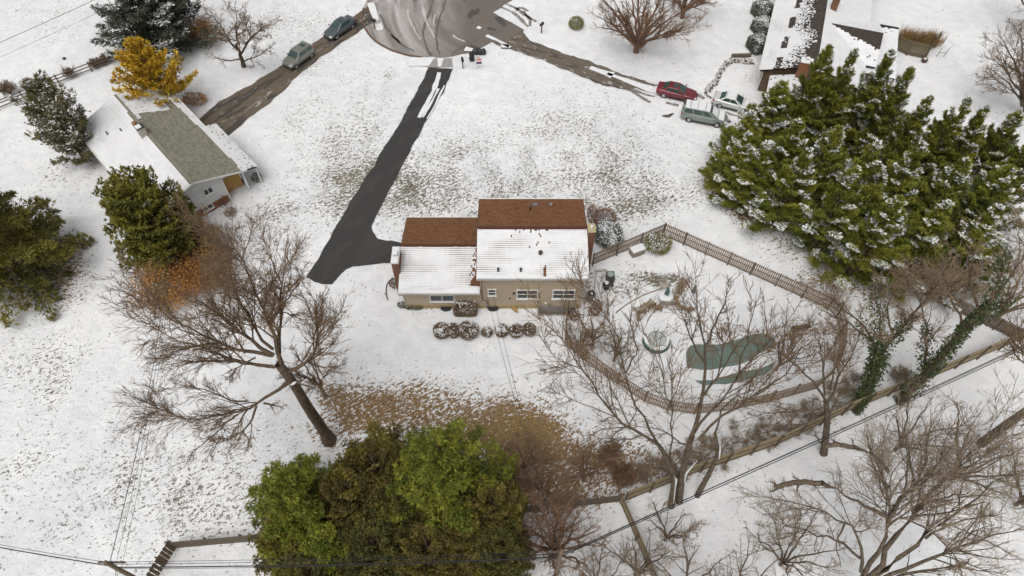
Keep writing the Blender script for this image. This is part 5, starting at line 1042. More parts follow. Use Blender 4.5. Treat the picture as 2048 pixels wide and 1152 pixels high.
def bare_tree(label, trunk, limbs, seed=0, k=(7, 5, 4), ratio=(.42, .45, .5), ang=42, up=.25, bark=BARK, twig=TWIG, rmin=.0125, name='bare_tree', cat='tree', group='bare trees', snow=None, lcap=(5, 2.6, 1.3), jit=.13, t0=.25):
    """trunk and limbs: polylines of (x, y, z, radius) in metres"""
    rg = np.random.default_rng(seed+100); tr = [np.array(q, float) for q in trunk]; base = tr[0][0]
    root = thing(name, label, cat, (base[0], base[1], 0), 0, group)
    V, F_ = [], []; off = 0
    for q in tr:
        p, r = resample(q, 10); v, f = tubes(p[None], r[None], 9); V.append(v); F_.append(f+off); off += len(v)
    np_mesh('trunk', np.vstack(V), np.vstack(F_), bark, root, smooth=True)
    PL = [resample(q, 10, .45, rg) for q in limbs]
    pts = np.stack([a for a, b in PL]); rad = np.stack([b for a, b in PL])
    for a_, b_ in PL: v, f = tubes(a_[None], b_[None], 7); np_mesh('limb', v, f, bark, root, smooth=True)
    b1 = sprout(pts, rad, k[0], t0, ratio[0], ang, 6, up, jit, rg, .55, rmin*1.6, lcap=lcap[0]); b1p = (np.concatenate([b1[0]]), b1[1])
    v, f = tubes(*b1, 4); tag(np_mesh('branches', v, f, bark, root, smooth=True), kind='stuff')
    b2 = sprout(*b1, k[1], .15, ratio[1], ang, 4, up, jit, rg, .6, rmin*1.15, lcap=lcap[1]); b2b = sprout(pts, rad, k[1]*.75, .45, ratio[0]*.4, ang, 4, up, jit, rg, .25, rmin*1.15, lcap=lcap[1])
    v1, f1 = tubes(*b2, 3); v2, f2 = tubes(*b2b, 3); b3 = sprout(*b2, k[2], .1, ratio[2], ang, 2, up*.8, jit, rg, .7, rmin, lcap=lcap[2], lmin=.25); b4 = sprout(*b2b, k[2], .1, ratio[2], ang, 2, up*.8, jit, rg, .7, rmin, lcap=lcap[2], lmin=.25)
    v3, f3 = tubes(*b3, 3); v4, f4 = tubes(*b4, 3); o = np.cumsum([0, len(v1), len(v2), len(v3)]); tag(np_mesh('twigs', np.vstack([v1, v2, v3, v4]), np.vstack([f1, f2+o[1], f3+o[2], f4+o[3]]), twig, root), kind='stuff')
    if snow:
        mb = MB()
        for q in snow:
            p = np.array([a[:3] for a in q], float); r = [a[3] for a in q]; mb.tube([a+Z3*b*.55-Y3*b*.45 for a, b in zip(p, r)], [.02]+[b*.55 for b in r[1:-1]]+[.02], 6)
        tag(mb.build('snow', SNOW, root), kind='stuff')
    return root
def PZ(L, r0, r1, cv=lambda a, b: (a, b)):
    n = len(L); return [(*P(*cv(x, y), z), r1+(r0-r1)*(1-i/(n-1))**1.25) for i, (x, y, z) in enumerate(L)]
def vase(px, py, h, spread, nl, seed, r=.16, fork=.5, lean=(0, 0), rise=1.0):
    """a grown multi-stem frame: trunk stub and nl curving limbs"""
    rg = np.random.default_rng(seed); b = P(px, py); f = b+np.array([lean[0]*.3, lean[1]*.3, fork]); tr = [[(*b, r*1.25), (*((b+f)/2), r*1.1), (*f, r)]]; L = []
    for i in range(nl):
        a = 2*math.pi*(i+rg.uniform(-.35, .35))/nl; s_ = spread*rg.uniform(.45, 1.0); hh = (h-fork)*rg.uniform(.7, 1.0)*rise*(1.1-.3*s_/spread); d = np.array([math.cos(a), math.sin(a), 0])*s_+np.array([lean[0], lean[1], 0]); p0 = f-Z3*rg.uniform(0, fork*.4)
        L.append([(*(p0+d*q+Z3*hh*(q**.8)+rg.normal(0, .03*h*min(q, .7), 3)*[1, 1, .5]), r*.62*(1-q)+.02) for q in (0, .2, .4, .6, .8, 1.0)])
    return tr, L
# --- the big oak at the left
zo = lambda a, b: (a/2.4+240, b/2.4+440)
oak_tr = [PZ([(1005, 1058, 0), (985, 1020, 1.2), (905, 905, 6.0), (830, 775, 11), (760, 690, 12.8)], .50, .28, zo)]; oak_tr[0][0] = (*oak_tr[0][0][:2], -.15, .64)
oak = [PZ(L, a*.66, .014, zo) for a, L in (
 (.24, [(800, 730, 11.8), (865, 703, 12.5), (920, 660, 13.5), (960, 560, 15), (970, 490, 16), (935, 410, 17), (905, 325, 18)]), (.1, [(968, 490, 16), (965, 410, 17), (983, 330, 17.6)]),
 (.26, [(775, 690, 12.6), (750, 600, 14), (720, 490, 16), (660, 380, 18), (610, 220, 20), (500, 20, 22)]), (.2, [(765, 640, 13), (765, 520, 14.5), (775, 400, 16.5), (790, 330, 18), (755, 230, 19.5), (690, 130, 21)]), (.14, [(725, 490, 16), (770, 420, 17), (830, 350, 18), (870, 290, 19)]),
 (.22, [(740, 650, 13.2), (640, 590, 14), (560, 530, 15), (440, 430, 16.2), (350, 370, 17.2), (180, 350, 18)]), (.22, [(730, 650, 13), (620, 630, 13.5), (500, 600, 14.2), (380, 545, 15), (240, 470, 16), (60, 330, 17)]),
 (.2, [(745, 705, 12.2), (620, 690, 12.8), (500, 655, 13.5), (370, 600, 14.5), (230, 560, 15.5), (90, 450, 16)]), (.13, [(640, 690, 12.6), (450, 672, 13), (330, 678, 13.3), (228, 697, 13.5)]), (.17, [(735, 620, 13.5), (640, 520, 15), (570, 360, 17), (530, 240, 19), (470, 70, 21)]), (.12, [(600, 640, 13.8), (540, 540, 15), (530, 440, 16.5), (500, 330, 18)]),
 (.1, [(650, 660, 13.4), (560, 710, 13), (480, 750, 12.6)]), (.1, [(560, 710, 13), (520, 770, 12.4)]), (.2, [(815, 765, 10.6), (720, 850, 10), (650, 880, 10), (540, 930, 10), (440, 955, 10.2), (320, 965, 10.6), (160, 900, 11)]),
 (.14, [(655, 890, 10), (630, 970, 9.5), (560, 1040, 9.2), (430, 1085, 9)]), (.11, [(610, 870, 10.2), (500, 860, 11), (380, 800, 12), (230, 800, 13)]), (.1, [(560, 935, 10), (480, 1000, 9.5), (380, 1090, 9), (320, 1140, 9)]), (.13, [(690, 880, 10), (740, 890, 9.6), (790, 905, 9)]), (.07, [(590, 1020, 9.2), (620, 1050, 8.6), (615, 1090, 8)]), (.1, [(830, 775, 11), (920, 800, 11), (1000, 850, 10.5)]))]
bare_tree('large bare oak with a leaning thick trunk left of the back lawn', oak_tr, oak, 1, k=(12, 8, 5), rmin=.0095, ang=36, up=.2, lcap=(3.4, 1.9, 1.0), t0=.15, snow=[PZ([(745, 700, 12.4), (749, 680, 12.7), (752, 660, 13)], .2, .2, zo), PZ([(815, 790, 10.6), (835, 782, 10.8), (850, 775, 11)], .26, .2, zo)])
tr, L = vase(651, 792, 7.5, 2.0, 5, 5, .12, 1.8); bare_tree('slim bare sapling just right of the big oak trunk', tr, L, 2, k=(8, 5, 4), lcap=(2, 1.2, .8))
# --- the multi-stem tree by the diagonal fence
z3 = lambda a, b: (a/3.097+900, b/3.097+780)
bt_tr = [PZ([(1342, 1013, 0), (1351, 956, 3.0), (1332, 912, 5.0), (1317, 890, 6.4)], .27, .15), PZ([(1358, 1004, 0), (1364, 950, 3.0), (1374, 905, 5.5), (1384, 872, 7.5)], .28, .2), PZ([(1394, 992, 0), (1423, 938, 3), (1437, 906, 5), (1430, 866, 7.5)], .22, .11)]
bt = [PZ(L, a*.62, .014) for a, L in ((.2, [(1317, 890, 6.4), (1288, 870, 8), (1239, 838, 10), (1207, 803, 11.5), (1158, 737, 14), (1139, 695, 15.5), (1112, 662, 16.5)]), (.16, [(1317, 890, 6.4), (1287, 845, 8), (1261, 790, 11), (1246, 718, 14), (1227, 664, 16), (1212, 622, 18)]), (.1, [(1252, 745, 13), (1275, 705, 14.5), (1262, 650, 16.5), (1258, 628, 17)]),
 (.26, [(1384, 872, 7.5), (1405, 815, 10), (1414, 764, 12), (1412, 710, 14.5), (1414, 672, 16.5), (1403, 634, 18), (1384, 592, 19.5)]), (.14, [(1413, 690, 15.5), (1430, 645, 17.5), (1452, 600, 19.5), (1462, 560, 21)]), (.15, [(1412, 730, 13.5), (1385, 690, 15), (1372, 640, 17), (1340, 600, 18.5)]), (.17, [(1384, 872, 7.5), (1430, 812, 10), (1465, 770, 12), (1500, 718, 14), (1545, 680, 16), (1575, 640, 17.5)]),
 (.17, [(1397, 880, 7.6), (1449, 835, 9.5), (1500, 790, 11.5), (1578, 745, 13), (1601, 700, 15), (1640, 660, 16)]), (.12, [(1470, 765, 12), (1490, 700, 14.5), (1500, 640, 17), (1510, 590, 19)]), (.12, [(1352, 956, 3.2), (1340, 900, 6.5), (1348, 850, 9), (1330, 780, 12), (1318, 720, 14.5), (1300, 680, 16)]), (.12, [(1430, 866, 7.5), (1440, 820, 9.5), (1480, 790, 11), (1530, 770, 12.5)]), (.1, [(1378, 890, 7), (1335, 865, 8), (1290, 850, 8.4), (1230, 862, 9)]),
 (.14, [(1410, 790, 11), (1440, 740, 13), (1445, 690, 15), (1425, 640, 17)]), (.1, [(1288, 870, 8), (1250, 880, 8), (1200, 878, 8.5), (1180, 900, 8.2)]))]
bare_tree('tall multi stemmed bare tree with snowy forks beside the diagonal fence', bt_tr, bt, 3, k=(8, 5.5, 4), bark=BARKG, ang=36, up=.4, snow=[PZ([(1346, 1005, .6), (1351, 956, 3.0), (1336, 920, 4.6)], .22, .18), PZ([(1360, 985, 1), (1372, 945, 3.4), (1394, 920, 5)], .2, .13), PZ([(1437, 918, 4.6), (1439, 903, 5.3), (1440, 890, 6)], .16, .12)])
# --- tree further along the fence
b7_tr = [PZ([(1647, 908, 0), (1652, 870, 2), (1655, 837, 3.6), (1652, 802, 5.4)], .3, .2)]
b7 = [PZ(L, a*.8, .015) for a, L in ((.14, [(1652, 802, 5.4), (1632, 771, 7), (1604, 743, 8.5), (1570, 715, 10), (1540, 690, 11)]), (.14, [(1653, 806, 5.2), (1671, 767, 7), (1694, 724, 9), (1715, 690, 10.5), (1725, 650, 12)]), (.12, [(1650, 790, 6), (1645, 730, 8.5), (1635, 680, 10.5), (1620, 640, 12)]), (.1, [(1645, 815, 5), (1604, 822, 5.2), (1569, 822, 5.3), (1533, 829, 5.5), (1490, 814, 6)]), (.1, [(1655, 837, 3.6), (1670, 800, 5), (1682, 780, 6)]), (.09, [(1648, 900, .6), (1632, 870, 2), (1620, 850, 3)]), (.1, [(1660, 780, 6.4), (1670, 730, 8.6), (1668, 680, 10.8)]))]
bare_tree('bare tree rooted at the diagonal fence between the pool and the ivy trees', b7_tr, b7, 4, k=(8, 6, 4.5), bark=BARKG, lcap=(3, 1.8, 1.0), up=.3)
# --- great tree at the lower right
z4 = lambda a, b: (a/2.549+1400, b/2.549+700)
fk = P(*z4(850, 1180), 5.0); b8_tr = [[(fk[0], fk[1], 0, .62), (fk[0], fk[1], 2.5, .5), (*fk, .45)]]
b8 = [PZ(L, a*.62, .016, z4) for a, L in ((.28, [(830, 1160, 5.2), (890, 1050, 7.5), (960, 960, 9.3), (965, 840, 11.2), (960, 700, 13.4), (945, 580, 15), (930, 460, 16.5)]), (.24, [(965, 860, 11), (1040, 740, 13), (1130, 650, 14.5), (1160, 500, 16.5), (1190, 350, 18)]), (.3, [(860, 1160, 5.2), (980, 950, 9), (1090, 820, 11), (1200, 700, 13), (1300, 640, 14.5), (1390, 540, 16), (1470, 420, 17.5)]),
 (.28, [(880, 1165, 5.2), (1020, 1050, 7.5), (1150, 960, 9.2), (1300, 830, 11.4), (1450, 720, 13.4), (1600, 620, 15)]), (.24, [(900, 1180, 5), (1120, 1090, 7), (1300, 1010, 8.8), (1500, 940, 10.4), (1680, 880, 12)]), (.22, [(900, 1190, 5), (1100, 1130, 6.2), (1250, 1110, 6.8), (1345, 1093, 7.2)]), (.2, [(820, 1130, 5.6), (830, 1020, 7.5), (830, 970, 8.4), (740, 880, 10), (620, 820, 11), (480, 760, 12), (400, 760, 12.4)]),
 (.16, [(815, 1060, 6.8), (720, 980, 8), (600, 930, 9), (480, 900, 10), (390, 880, 10.6)]), (.24, [(955, 850, 11), (870, 810, 11.6), (780, 770, 12), (700, 710, 12.5), (610, 680, 12.8)]), (.2, [(960, 620, 14.4), (910, 550, 15), (860, 520, 15.2), (780, 495, 15.4)]), (.14, [(1150, 960, 9.2), (1240, 900, 10.5), (1380, 860, 11.6), (1560, 830, 13)]), (.14, [(1300, 1010, 8.8), (1400, 1050, 9), (1600, 1070, 9.4)]), (.13, [(1300, 640, 14.5), (1420, 620, 15), (1560, 540, 16)]), (.13, [(1040, 740, 13), (1060, 600, 15), (1050, 440, 17)]), (.14, [(960, 700, 13.4), (880, 600, 14.6), (850, 440, 16)]), (.12, [(740, 880, 10), (690, 990, 9), (720, 1110, 8)]), (.12, [(1090, 820, 11), (1120, 700, 12.6), (1220, 560, 14.5), (1290, 400, 16.5)]))]
b8[8][-1] = (*b8[8][-1][:3], .17); b8[9][-1] = (*b8[9][-1][:3], .14); b8[5][-1] = (*b8[5][-1][:3], .13)
b8.append([(*b8[8][-1][:3], .17), (*P(*z4(500, 672), 12.9), .16), (*P(*z4(378, 700), 12.6), .15)]); b8.append([(*b8[9][-1][:3], .14), (*P(*z4(700, 480), 15.5), .14), (*P(*z4(640, 490), 15.3), .13)])
bare_tree('great spreading bare tree with sawn off limbs filling the lower right corner', b8_tr, b8, 5, k=(8, 5.5, 4), rmin=.0105, bark=BARKG, ang=36, up=.15, lcap=(4.5, 2.4, 1.2), t0=.35, twig=TWIGG)
# --- thick trunk at the right edge
b = P(1961, 888); b14_tr = [[(*b, .36), (b[0]+.1, b[1]+.1, 4, .3), (b[0]+.3, b[1]+.1, 9, .24)]]
b14 = [[(b[0]+.3, b[1], 8, .2), (b[0]-1.5, b[1]+1, 10.5, .14), (b[0]-3.4, b[1]+2, 12, .08), (b[0]-4.6, b[1]+3, 13, .03)], [(b[0]+.3, b[1], 9, .25), (b[0]+1.5, b[1]-1, 12, .15), (b[0]+3, b[1]-1.5, 15, .04)], [(b[0]+.2, b[1], 8.5, .2), (b[0]-.4, b[1]-2, 11, .14), (b[0]-1, b[1]-4, 13, .04)], [(b[0]+.2, b[1], 7, .12), (b[0]-1.2, b[1]-1.4, 7.6, .08), (b[0]-3, b[1]-2.4, 8.6, .03)]]
bare_tree('thick grey trunked bare tree leaving the frame at the lower right edge', b14_tr, b14, 6, k=(7, 5, 4), bark=BARKG)
# --- upper trees
tr, L = vase(1272, 104, 8.2, 6.8, 15, 11, .3, .7); bare_tree('wide low spreading bare tree near the top edge by the right driveway', tr, L, 11, k=(9, 6, 4.5), lcap=(3, 1.7, 1.0), up=.25, bark=BARKR, twig=TWIGR, ang=30)
tr, L = vase(1364, 36, 7.5, 5.5, 11, 12, .24, .9); bare_tree('bare tree cut off by the top edge behind the wide spreading one', tr, L, 12, k=(8, 6, 4), lcap=(2.8, 1.6, 1.0), bark=BARKR, twig=TWIGR, ang=32)
z2 = lambda a, b: (a/3+380, b/3)
b3_tr = [PZ([(322, 398, 0), (315, 365, 1.2), (300, 330, 2.4)], .3, .2, z2)]
b3 = [PZ(L, a, .025, z2) for a, L in ((.17, [(300, 330, 2.4), (280, 270, 4.2), (275, 200, 6), (280, 130, 7.6), (270, 40, 9.2)]), (.14, [(290, 300, 3.4), (230, 250, 4.6), (210, 190, 5.8), (160, 120, 7), (110, 60, 8)]), (.14, [(300, 330, 2.4), (340, 270, 4), (380, 210, 5.4), (430, 170, 6.4), (470, 150, 7)]), (.1, [(278, 220, 5.5), (340, 170, 7), (350, 100, 8.4)]), (.1, [(310, 350, 2), (240, 370, 2.2), (160, 350, 3), (130, 320, 3.6)]), (.1, [(318, 370, 1.4), (400, 340, 2.6), (480, 290, 3.8)]), (.09, [(230, 250, 4.6), (160, 230, 5), (120, 180, 6)]))]
bare_tree('crooked bare tree with reddish twigs beside the left driveway', b3_tr, b3, 13, k=(8, 6, 4.5), jit=.24, lcap=(2.6, 1.5, .9), ang=48, up=.2)
tr, L = vase(2052, 225, 10, 4.5, 9, 14, .2, 1.5, lean=(-3.5, 0)); bare_tree('bare tree reaching in from the right edge above the evergreens', tr, L, 14, k=(8, 6, 4), bark=BARKG)
tr, L = vase(2060, 60, 9, 4.5, 8, 15, .2, 1.5, lean=(-3, 0)); bare_tree('bare tree branches reaching in at the top right corner', tr, L, 15, k=(7, 5, 4), bark=BARKG)
# --- thicket trees at the right
for i, (px, py, h, sp, lab, ln) in enumerate(((1846, 610, 8.5, 4.2, 'tan twiggy bare tree in front of the evergreens between the two ivy trunks', (0, 0)), (1990, 640, 9, 4.5, 'tan twiggy bare tree at the right edge above the ivy trunk', (0, 0)), (2075, 560, 10, 5, 'tan bare tree leaning in from the right edge over the evergreens', (-2, 0)), (1760, 590, 6, 3.5, 'low tan thorny tree at the foot of the evergreens', (0, 0)))):
    tr, L = vase(px, py, h, sp, 9, 30+i, .15, 1.2, ln); bare_tree(lab, tr, L, 30+i, k=(6, 4.5, 3.5), rmin=.011, bark=BARKT, twig=TWIGT, lcap=(2.6, 1.6, 1.0))
# --- bottom saplings and shrubs
tr, L = vase(1106, 1106, 7.5, 3.6, 12, 41, .2, .5); bare_tree('reddish multi stemmed bare shrub tree beside the bottom centre pole', tr, L, 41, k=(7, 5, 3.5), bark=BARKR, twig=TWIGR, lcap=(2.4, 1.5, .9))
for i, (px, py, h, sp, nl, r_, lab) in enumerate(((1365, 1200, 8, 3.6, 7, .13, 'slim forked bare sapling at the bottom edge right of the short fence'), (1270, 1150, 6.5, 2.8, 7, .11, 'bare sapling over the short fence at the bottom edge'), (1460, 1210, 7, 3.2, 8, .12, 'fine twigged bare sapling at the bottom edge below the great limbs'), (1190, 1190, 6, 2.6, 7, .1, 'small bare sapling at the bottom edge just right of the pole'), (1330, 1080, 5.5, 2.4, 6, .1, 'thin bare sapling beside the diagonal wires at lower centre'), (1085, 985, 6, 3, 8, .11, 'brown twiggy sapling over the leaf litter behind the back lawn'), (1010, 1000, 5, 2.6, 8, .1, 'brown twiggy shrub at the right side of the evergreen clump'), (1165, 960, 5.5, 2.6, 7, .1, 'bare sapling standing in the brown leaf litter near the fence'), (1050, 940, 4, 2.4, 9, .08, 'reddish brush over the orange leaf litter'), (1560, 1130, 7, 3.4, 8, .1, 'slender bare sapling left of the great spreading tree at the bottom'), (1900, 960, 8, 4, 8, .13, 'bare tree behind the great spreading tree near the right edge'), (1790, 900, 7, 3.4, 8, .11, 'slender bare tree between the wires and the great spreading tree'), (2030, 1010, 8, 4, 8, .13, 'bare tree at the right edge below the thick grey trunk'))):
    tr, L = vase(px, py, h, sp, nl, 50+i, r_, .8); bare_tree(lab, tr, L, 50+i, k=(6, 4, 3), rmin=.011, bark=BARKR if 4 < i < 9 else BARKG, twig=TWIGR if 4 < i < 9 else TWIGG, lcap=(2.2, 1.4, .9))
for i, (px, py, h, sp, lab) in enumerate(((1185, 690, 4.5, 1.8, 'bare twiggy sapling inside the picket fence left of the round tub'), (1228, 722, 4.5, 1.4, 'taller bare sapling inside the picket fence nearest the round tub'), (1160, 705, 3.5, 1.5, 'short bare sapling at the picket fence corner'), (1552, 740, 7, 3.0, 'bare tree between the pool and the far fence side'))):
    tr, L = vase(px, py, h, sp, 7, 70+i, .09, 1.0); bare_tree(lab, tr, L, 70+i, k=(4, 3.5, 2.5), rmin=.011, bark=BARK, twig=TWIG, lcap=(2, 1.2, .8))

# ------------------------------------------------------------------ evergreens
def leaves(b, d, L, wd, rg, curl=.15):
    """one pointed leaf per row: base b, direction d, length L"""
    sd_ = nrmz(np.cross(d, rg.normal(size=d.shape)))*(L*wd)[:, None]; mid = b+d*(L*.22)[:, None]+Z3*(L*curl*rg.normal(0, .4, len(L)))[:, None]
    return np.stack([mid+sd_, b+d*L[:, None], mid-sd_], 1)
def foliage(rg, h, R, prof, nb, ns, elev, leaf, wd, base=.06, droop=0.0, width=.24, s0=.35, fan=4, snowf=0.0, lump=.15, el_jit=8, topup=0.0):
    t = base+(1-base)*rg.uniform(0, 1, nb)**.9; t = np.sort(t); az = np.arange(nb)*2.39996+rg.normal(0, .35, nb); Rl = R*prof(t)*rg.uniform(1-lump*1.6, 1+lump, nb); el = np.radians(elev(t)+rg.normal(0, el_jit, nb))
    d = np.stack([np.cos(az)*np.cos(el), np.sin(az)*np.cos(el), np.sin(el)], -1); ln = Rl/np.maximum(.35, np.cos(el)); z0 = np.maximum(.15, h*t-ln*np.sin(el)*.9); bt_ = rg.random(nb)
    n_i = np.maximum(4, (ns*np.clip(ln/R, .15, 1.3)).astype(int)); idx = np.repeat(np.arange(nb), n_i); M = len(idx); s = s0+(1-s0)*rg.uniform(0, 1, M)**.75
    p = d[idx]*(ln[idx]*s)[:, None]; p[:, 2] += z0[idx]-droop*ln[idx]*s**2*.5; lat = nrmz(np.cross(d[idx], Z3)); wid = ln[idx]*width*(1.15-s)+leaf*.25; off = rg.normal(0, .6, M); p += lat*(off*wid)[:, None]; p[:, 2] += rg.normal(0, .3, M)*wid; p[:, 2] = np.maximum(p[:, 2], .1)
    dd = nrmz(d[idx]*.9+lat*(off*.9)[:, None]+Z3*(topup-droop*s*.5)[:, None]+rg.normal(0, .25, (M, 3))); tone = np.clip(bt_[idx]*.55+rg.random(M)*.45, 0, 1)
    B = np.repeat(p, fan, 0); D = nrmz(np.repeat(dd, fan, 0)+rg.normal(0, .45, (M*fan, 3))); LL = leaf*rg.uniform(.5, 1.25, M*fan); V = leaves(B, D, LL, wd, rg); T = np.clip(np.repeat(tone, fan)+rg.normal(0, .12, M*fan), 0, 1)
    SV = None
    if snowf > 0:
        sn = (rg.random(nb) < snowf)[idx] & (s > .5) & (rg.random(M) < .75); q = p[sn]+Z3*.10; 
        if len(q): B2 = np.repeat(q, 2, 0); D2 = nrmz(np.repeat(dd[sn], 2, 0)*[1, 1, .35]+rg.normal(0, .3, (len(B2), 3))*[1, 1, .25]); L2 = leaf*rg.uniform(.45, .95, len(B2)); sd_ = nrmz(np.cross(D2, Z3+rg.normal(0, .3, D2.shape)))*(L2*.3)[:, None]; SV = np.stack([B2, B2+D2*L2[:, None]*.5+sd_, B2+D2*L2[:, None], B2+D2*L2[:, None]*.5-sd_], 1)
    bp = np.stack([np.stack([np.zeros(nb), np.zeros(nb), z0], -1), d*(ln*.85)[:, None]+np.stack([np.zeros(nb), np.zeros(nb), z0-droop*ln*.36], -1)], 1)
    return V, T, SV, bp
GRN = lambda n, a, b: mat(n, a, .75, b, tone=True, spec=.2)
CYP = GRN('cypress_green', (.046, .074, .015), (.29, .278, .046)); SPR = GRN('spruce_green', (.055, .072, .02), (.27, .225, .045)); BLU = GRN('pine_dusk', (.050, .066, .052), (.165, .16, .115)); HOL = GRN('holly_green', (.065, .085, .02), (.28, .235, .045)); HEM = GRN('hemlock_green', (.05, .078, .014), (.25, .25, .035)); ARB2 = GRN('green_arborvitae', (.045, .058, .016), (.185, .155, .04)); ARB = GRN('bronze_arborvitae', (.062, .058, .018), (.215, .165, .04)); GOLD = GRN('golden_leaf', (.30, .18, .02), (.76, .50, .05)); IVY = GRN('ivy', (.025, .045, .018), (.095, .115, .04)); JUN = GRN('juniper', (.10, .10, .05), (.26, .23, .10)); BRZ = GRN('bronze_hedge', (.12, .085, .055), (.27, .195, .125)); RED = GRN('russet_hedge', (.12, .062, .04), (.27, .15, .09)); ORL = GRN('orange_leaf', (.30, .14, .045), (.56, .29, .08))
def evergreen_mesh(h, R, prof, seed, m, **kw):
    rg = np.random.default_rng(seed); V, T, SV, bp = foliage(rg, h, R, prof, **kw); return V, T, SV, bp
PROTO = {}
def evergreen(kind, label, px, py, h, R, m, prof, seed, top=None, name='evergreen_tree', group='evergreen trees', bark=BARK, rz=0.0, proto=None, **kw):
    """px, py is the ground point, or the tip when top is given"""
    if top: q = P(px, py, h); b = np.array([q[0], q[1], 0])
    else: b = P(px, py)
    if proto is not None and proto in PROTO:
        o, h0, R0 = PROTO[proto]; c = copy_tree(o); c.location = b; c.scale = (R/R0, R/R0, h/h0); c.rotation_euler = (0, 0, rz); c['label'] = label; return c
    root = thing(name, label, 'tree', b, rz, group); V, T, SV, bp = evergreen_mesh(h, R, prof, seed, m, **kw)
    np_mesh('crown', V, np.arange(len(V)*V.shape[1]).reshape(-1, V.shape[1]), m, root, local=True, tone=T)
    if SV is not None: tag(np_mesh('crown_snow', SV, np.arange(len(SV)*4).reshape(-1, 4), SNOWC, root, local=True), kind='stuff')
    MB().tube([(0, 0, 0), (0, 0, h*.5), (0, 0, h*.93)], [.045*R+.1, .03*R+.06, .03], 8).build('trunk', bark, root, local=True)
    v, f = tubes(np.stack([bp[:, 0], bp.mean(1), bp[:, 1]], 1), np.tile([.05, .035, .015], (len(bp), 1)), 4); tag(np_mesh('limbs', v, f, bark, root, local=True), kind='stuff')
    if proto is not None: PROTO[proto] = (root, h, R)
    return root
cone = lambda a=1.0, b=.12: (lambda t: np.clip((1-t)**a*1.0+b*(1-t)+.03, .03, 1))
dome = lambda t: np.sqrt(np.clip(1-((t-.35)/.68)**2, .01, 1))
flame = lambda t: np.clip(np.minimum(1, .75+t*1.5)*((1-t)*1.12)**.95+.02, .02, 1)
cyp_kw = dict(nb=105, ns=190, elev=lambda t: 26+40*t, leaf=.33, wd=.13, width=.13, s0=.16, fan=5, snowf=.36, topup=.6, lump=.34)
CY = [(1660, 93, 13.2, 3.0, 'tallest evergreen spire at the left end of the back row against the dark roof'), (1711, 100, 13, 2.8, 'second evergreen spire of the back row from the dark roofed house'), (1783, 105, 13, 2.9, 'evergreen spire in front of the snowy porch roof'), (1824, 136, 12.5, 2.8, 'evergreen spire just right of the porch roof'), (1862, 195, 12, 2.7, 'short spire to the right of the tallest back row evergreens'), (1940, 197, 12, 2.8, 'lone spire against the snow near the right edge'), (1975, 215, 11.5, 2.8, 'second spire from the right edge in the evergreen row'), (2040, 225, 11.5, 3.1, 'evergreen at the right edge of the back row'), (1565, 165, 10.5, 3.4, 'evergreen nearest the corner of the dark roofed house'), (1505, 225, 9, 3.2, 'evergreen hiding the front of the white sedan'), (1498, 268, 8, 2.6, 'leftmost evergreen of the row beside the minivan'), (1600, 240, 11, 3.4, 'evergreen in the left middle of the row'), (1680, 255, 12, 3.3, 'evergreen in the centre of the row behind the front rank'), (1755, 285, 12, 3.4, 'evergreen in the right centre of the row'), (1845, 290, 12.5, 3.4, 'evergreen right of the row centre facing the pool'), (1935, 320, 12, 3.5, 'evergreen of the front rank near the right edge'), (2025, 335, 12, 3.6, 'evergreen of the front rank cut by the right edge'), (1535, 285, 8.5, 3.0, 'front rank evergreen at the lower left of the row'), (1620, 300, 10, 3.0, 'front rank evergreen above the fence corner'), (1715, 335, 11, 3.0, 'front rank evergreen behind the low tan tree'), (1800, 395, 10.5, 3.2, 'front rank evergreen behind the tan twigs right of centre'), (1900, 405, 10.5, 3.3, 'front rank evergreen behind the tan twigs near the right edge'), (2000, 415, 10.5, 3.4, 'lowest evergreen of the row at the right edge'), (2085, 270, 12, 3.4, 'evergreen at the very right edge of the row, mostly outside the picture')]
for i, (px, py, h, R, lab) in enumerate(CY): evergreen('cypress', lab, px, py, h, R*1.16, CYP, flame, 200+i, top=True, name='cypress_tree', group='tall evergreen row', rz=i*1.1, proto='cyp%d' % (i % 4), **cyp_kw)
# left side evergreens
evergreen('spruce', 'broad spruce with drooping boughs at the left edge', 48, 552, 16, 6.1, SPR, cone(.75, .1), 301, name='spruce_tree', nb=190, ns=150, elev=lambda t: 6+18*t, leaf=.42, wd=.13, droop=.35, width=.2, s0=.15, fan=5, lump=.22)
evergreen('holly', 'tall dense green holly beside the white house gable', 352, 520, 10.5, 3.7, HOL, lambda t: np.clip(dome(t*.9)*(1-.25*t), .1, 1), 302, name='holly_tree', nb=210, ns=70, elev=lambda t: 15+50*t, leaf=.30, wd=.28, width=.3, s0=.3, fan=5, snowf=.05, lump=.24)
evergreen('pine', 'dark snow flecked pine behind the golden tree', 330, 95, 12, 6.2, BLU, cone(.6, .15), 303, name='pine_tree', nb=190, ns=120, elev=lambda t: 12+30*t, leaf=.40, wd=.16, width=.22, s0=.2, fan=5, snowf=.45, lump=.2)
evergreen('golden', 'golden yellow tree at the far corner of the white house', 338, 225, 9.5, 4.6, GOLD, lambda t: np.clip(1.25*(1-t)**.7, .05, 1), 304, name='golden_tree', nb=95, ns=75, elev=lambda t: 18+45*t, leaf=.34, wd=.22, base=.32, width=.2, s0=.3, fan=5, lump=.25)
evergreen('juniper', 'loose green juniper left of the white house', 172, 322, 10.5, 2.35, JUN, lambda t: np.clip(.75+.5*np.sin(t*3.0)-.35*t, .2, 1.2), 305, name='juniper_tree', nb=80, ns=60, elev=lambda t: 22+45*t, leaf=.32, wd=.2, width=.26, s0=.25, fan=5, snowf=.5, lump=.4)
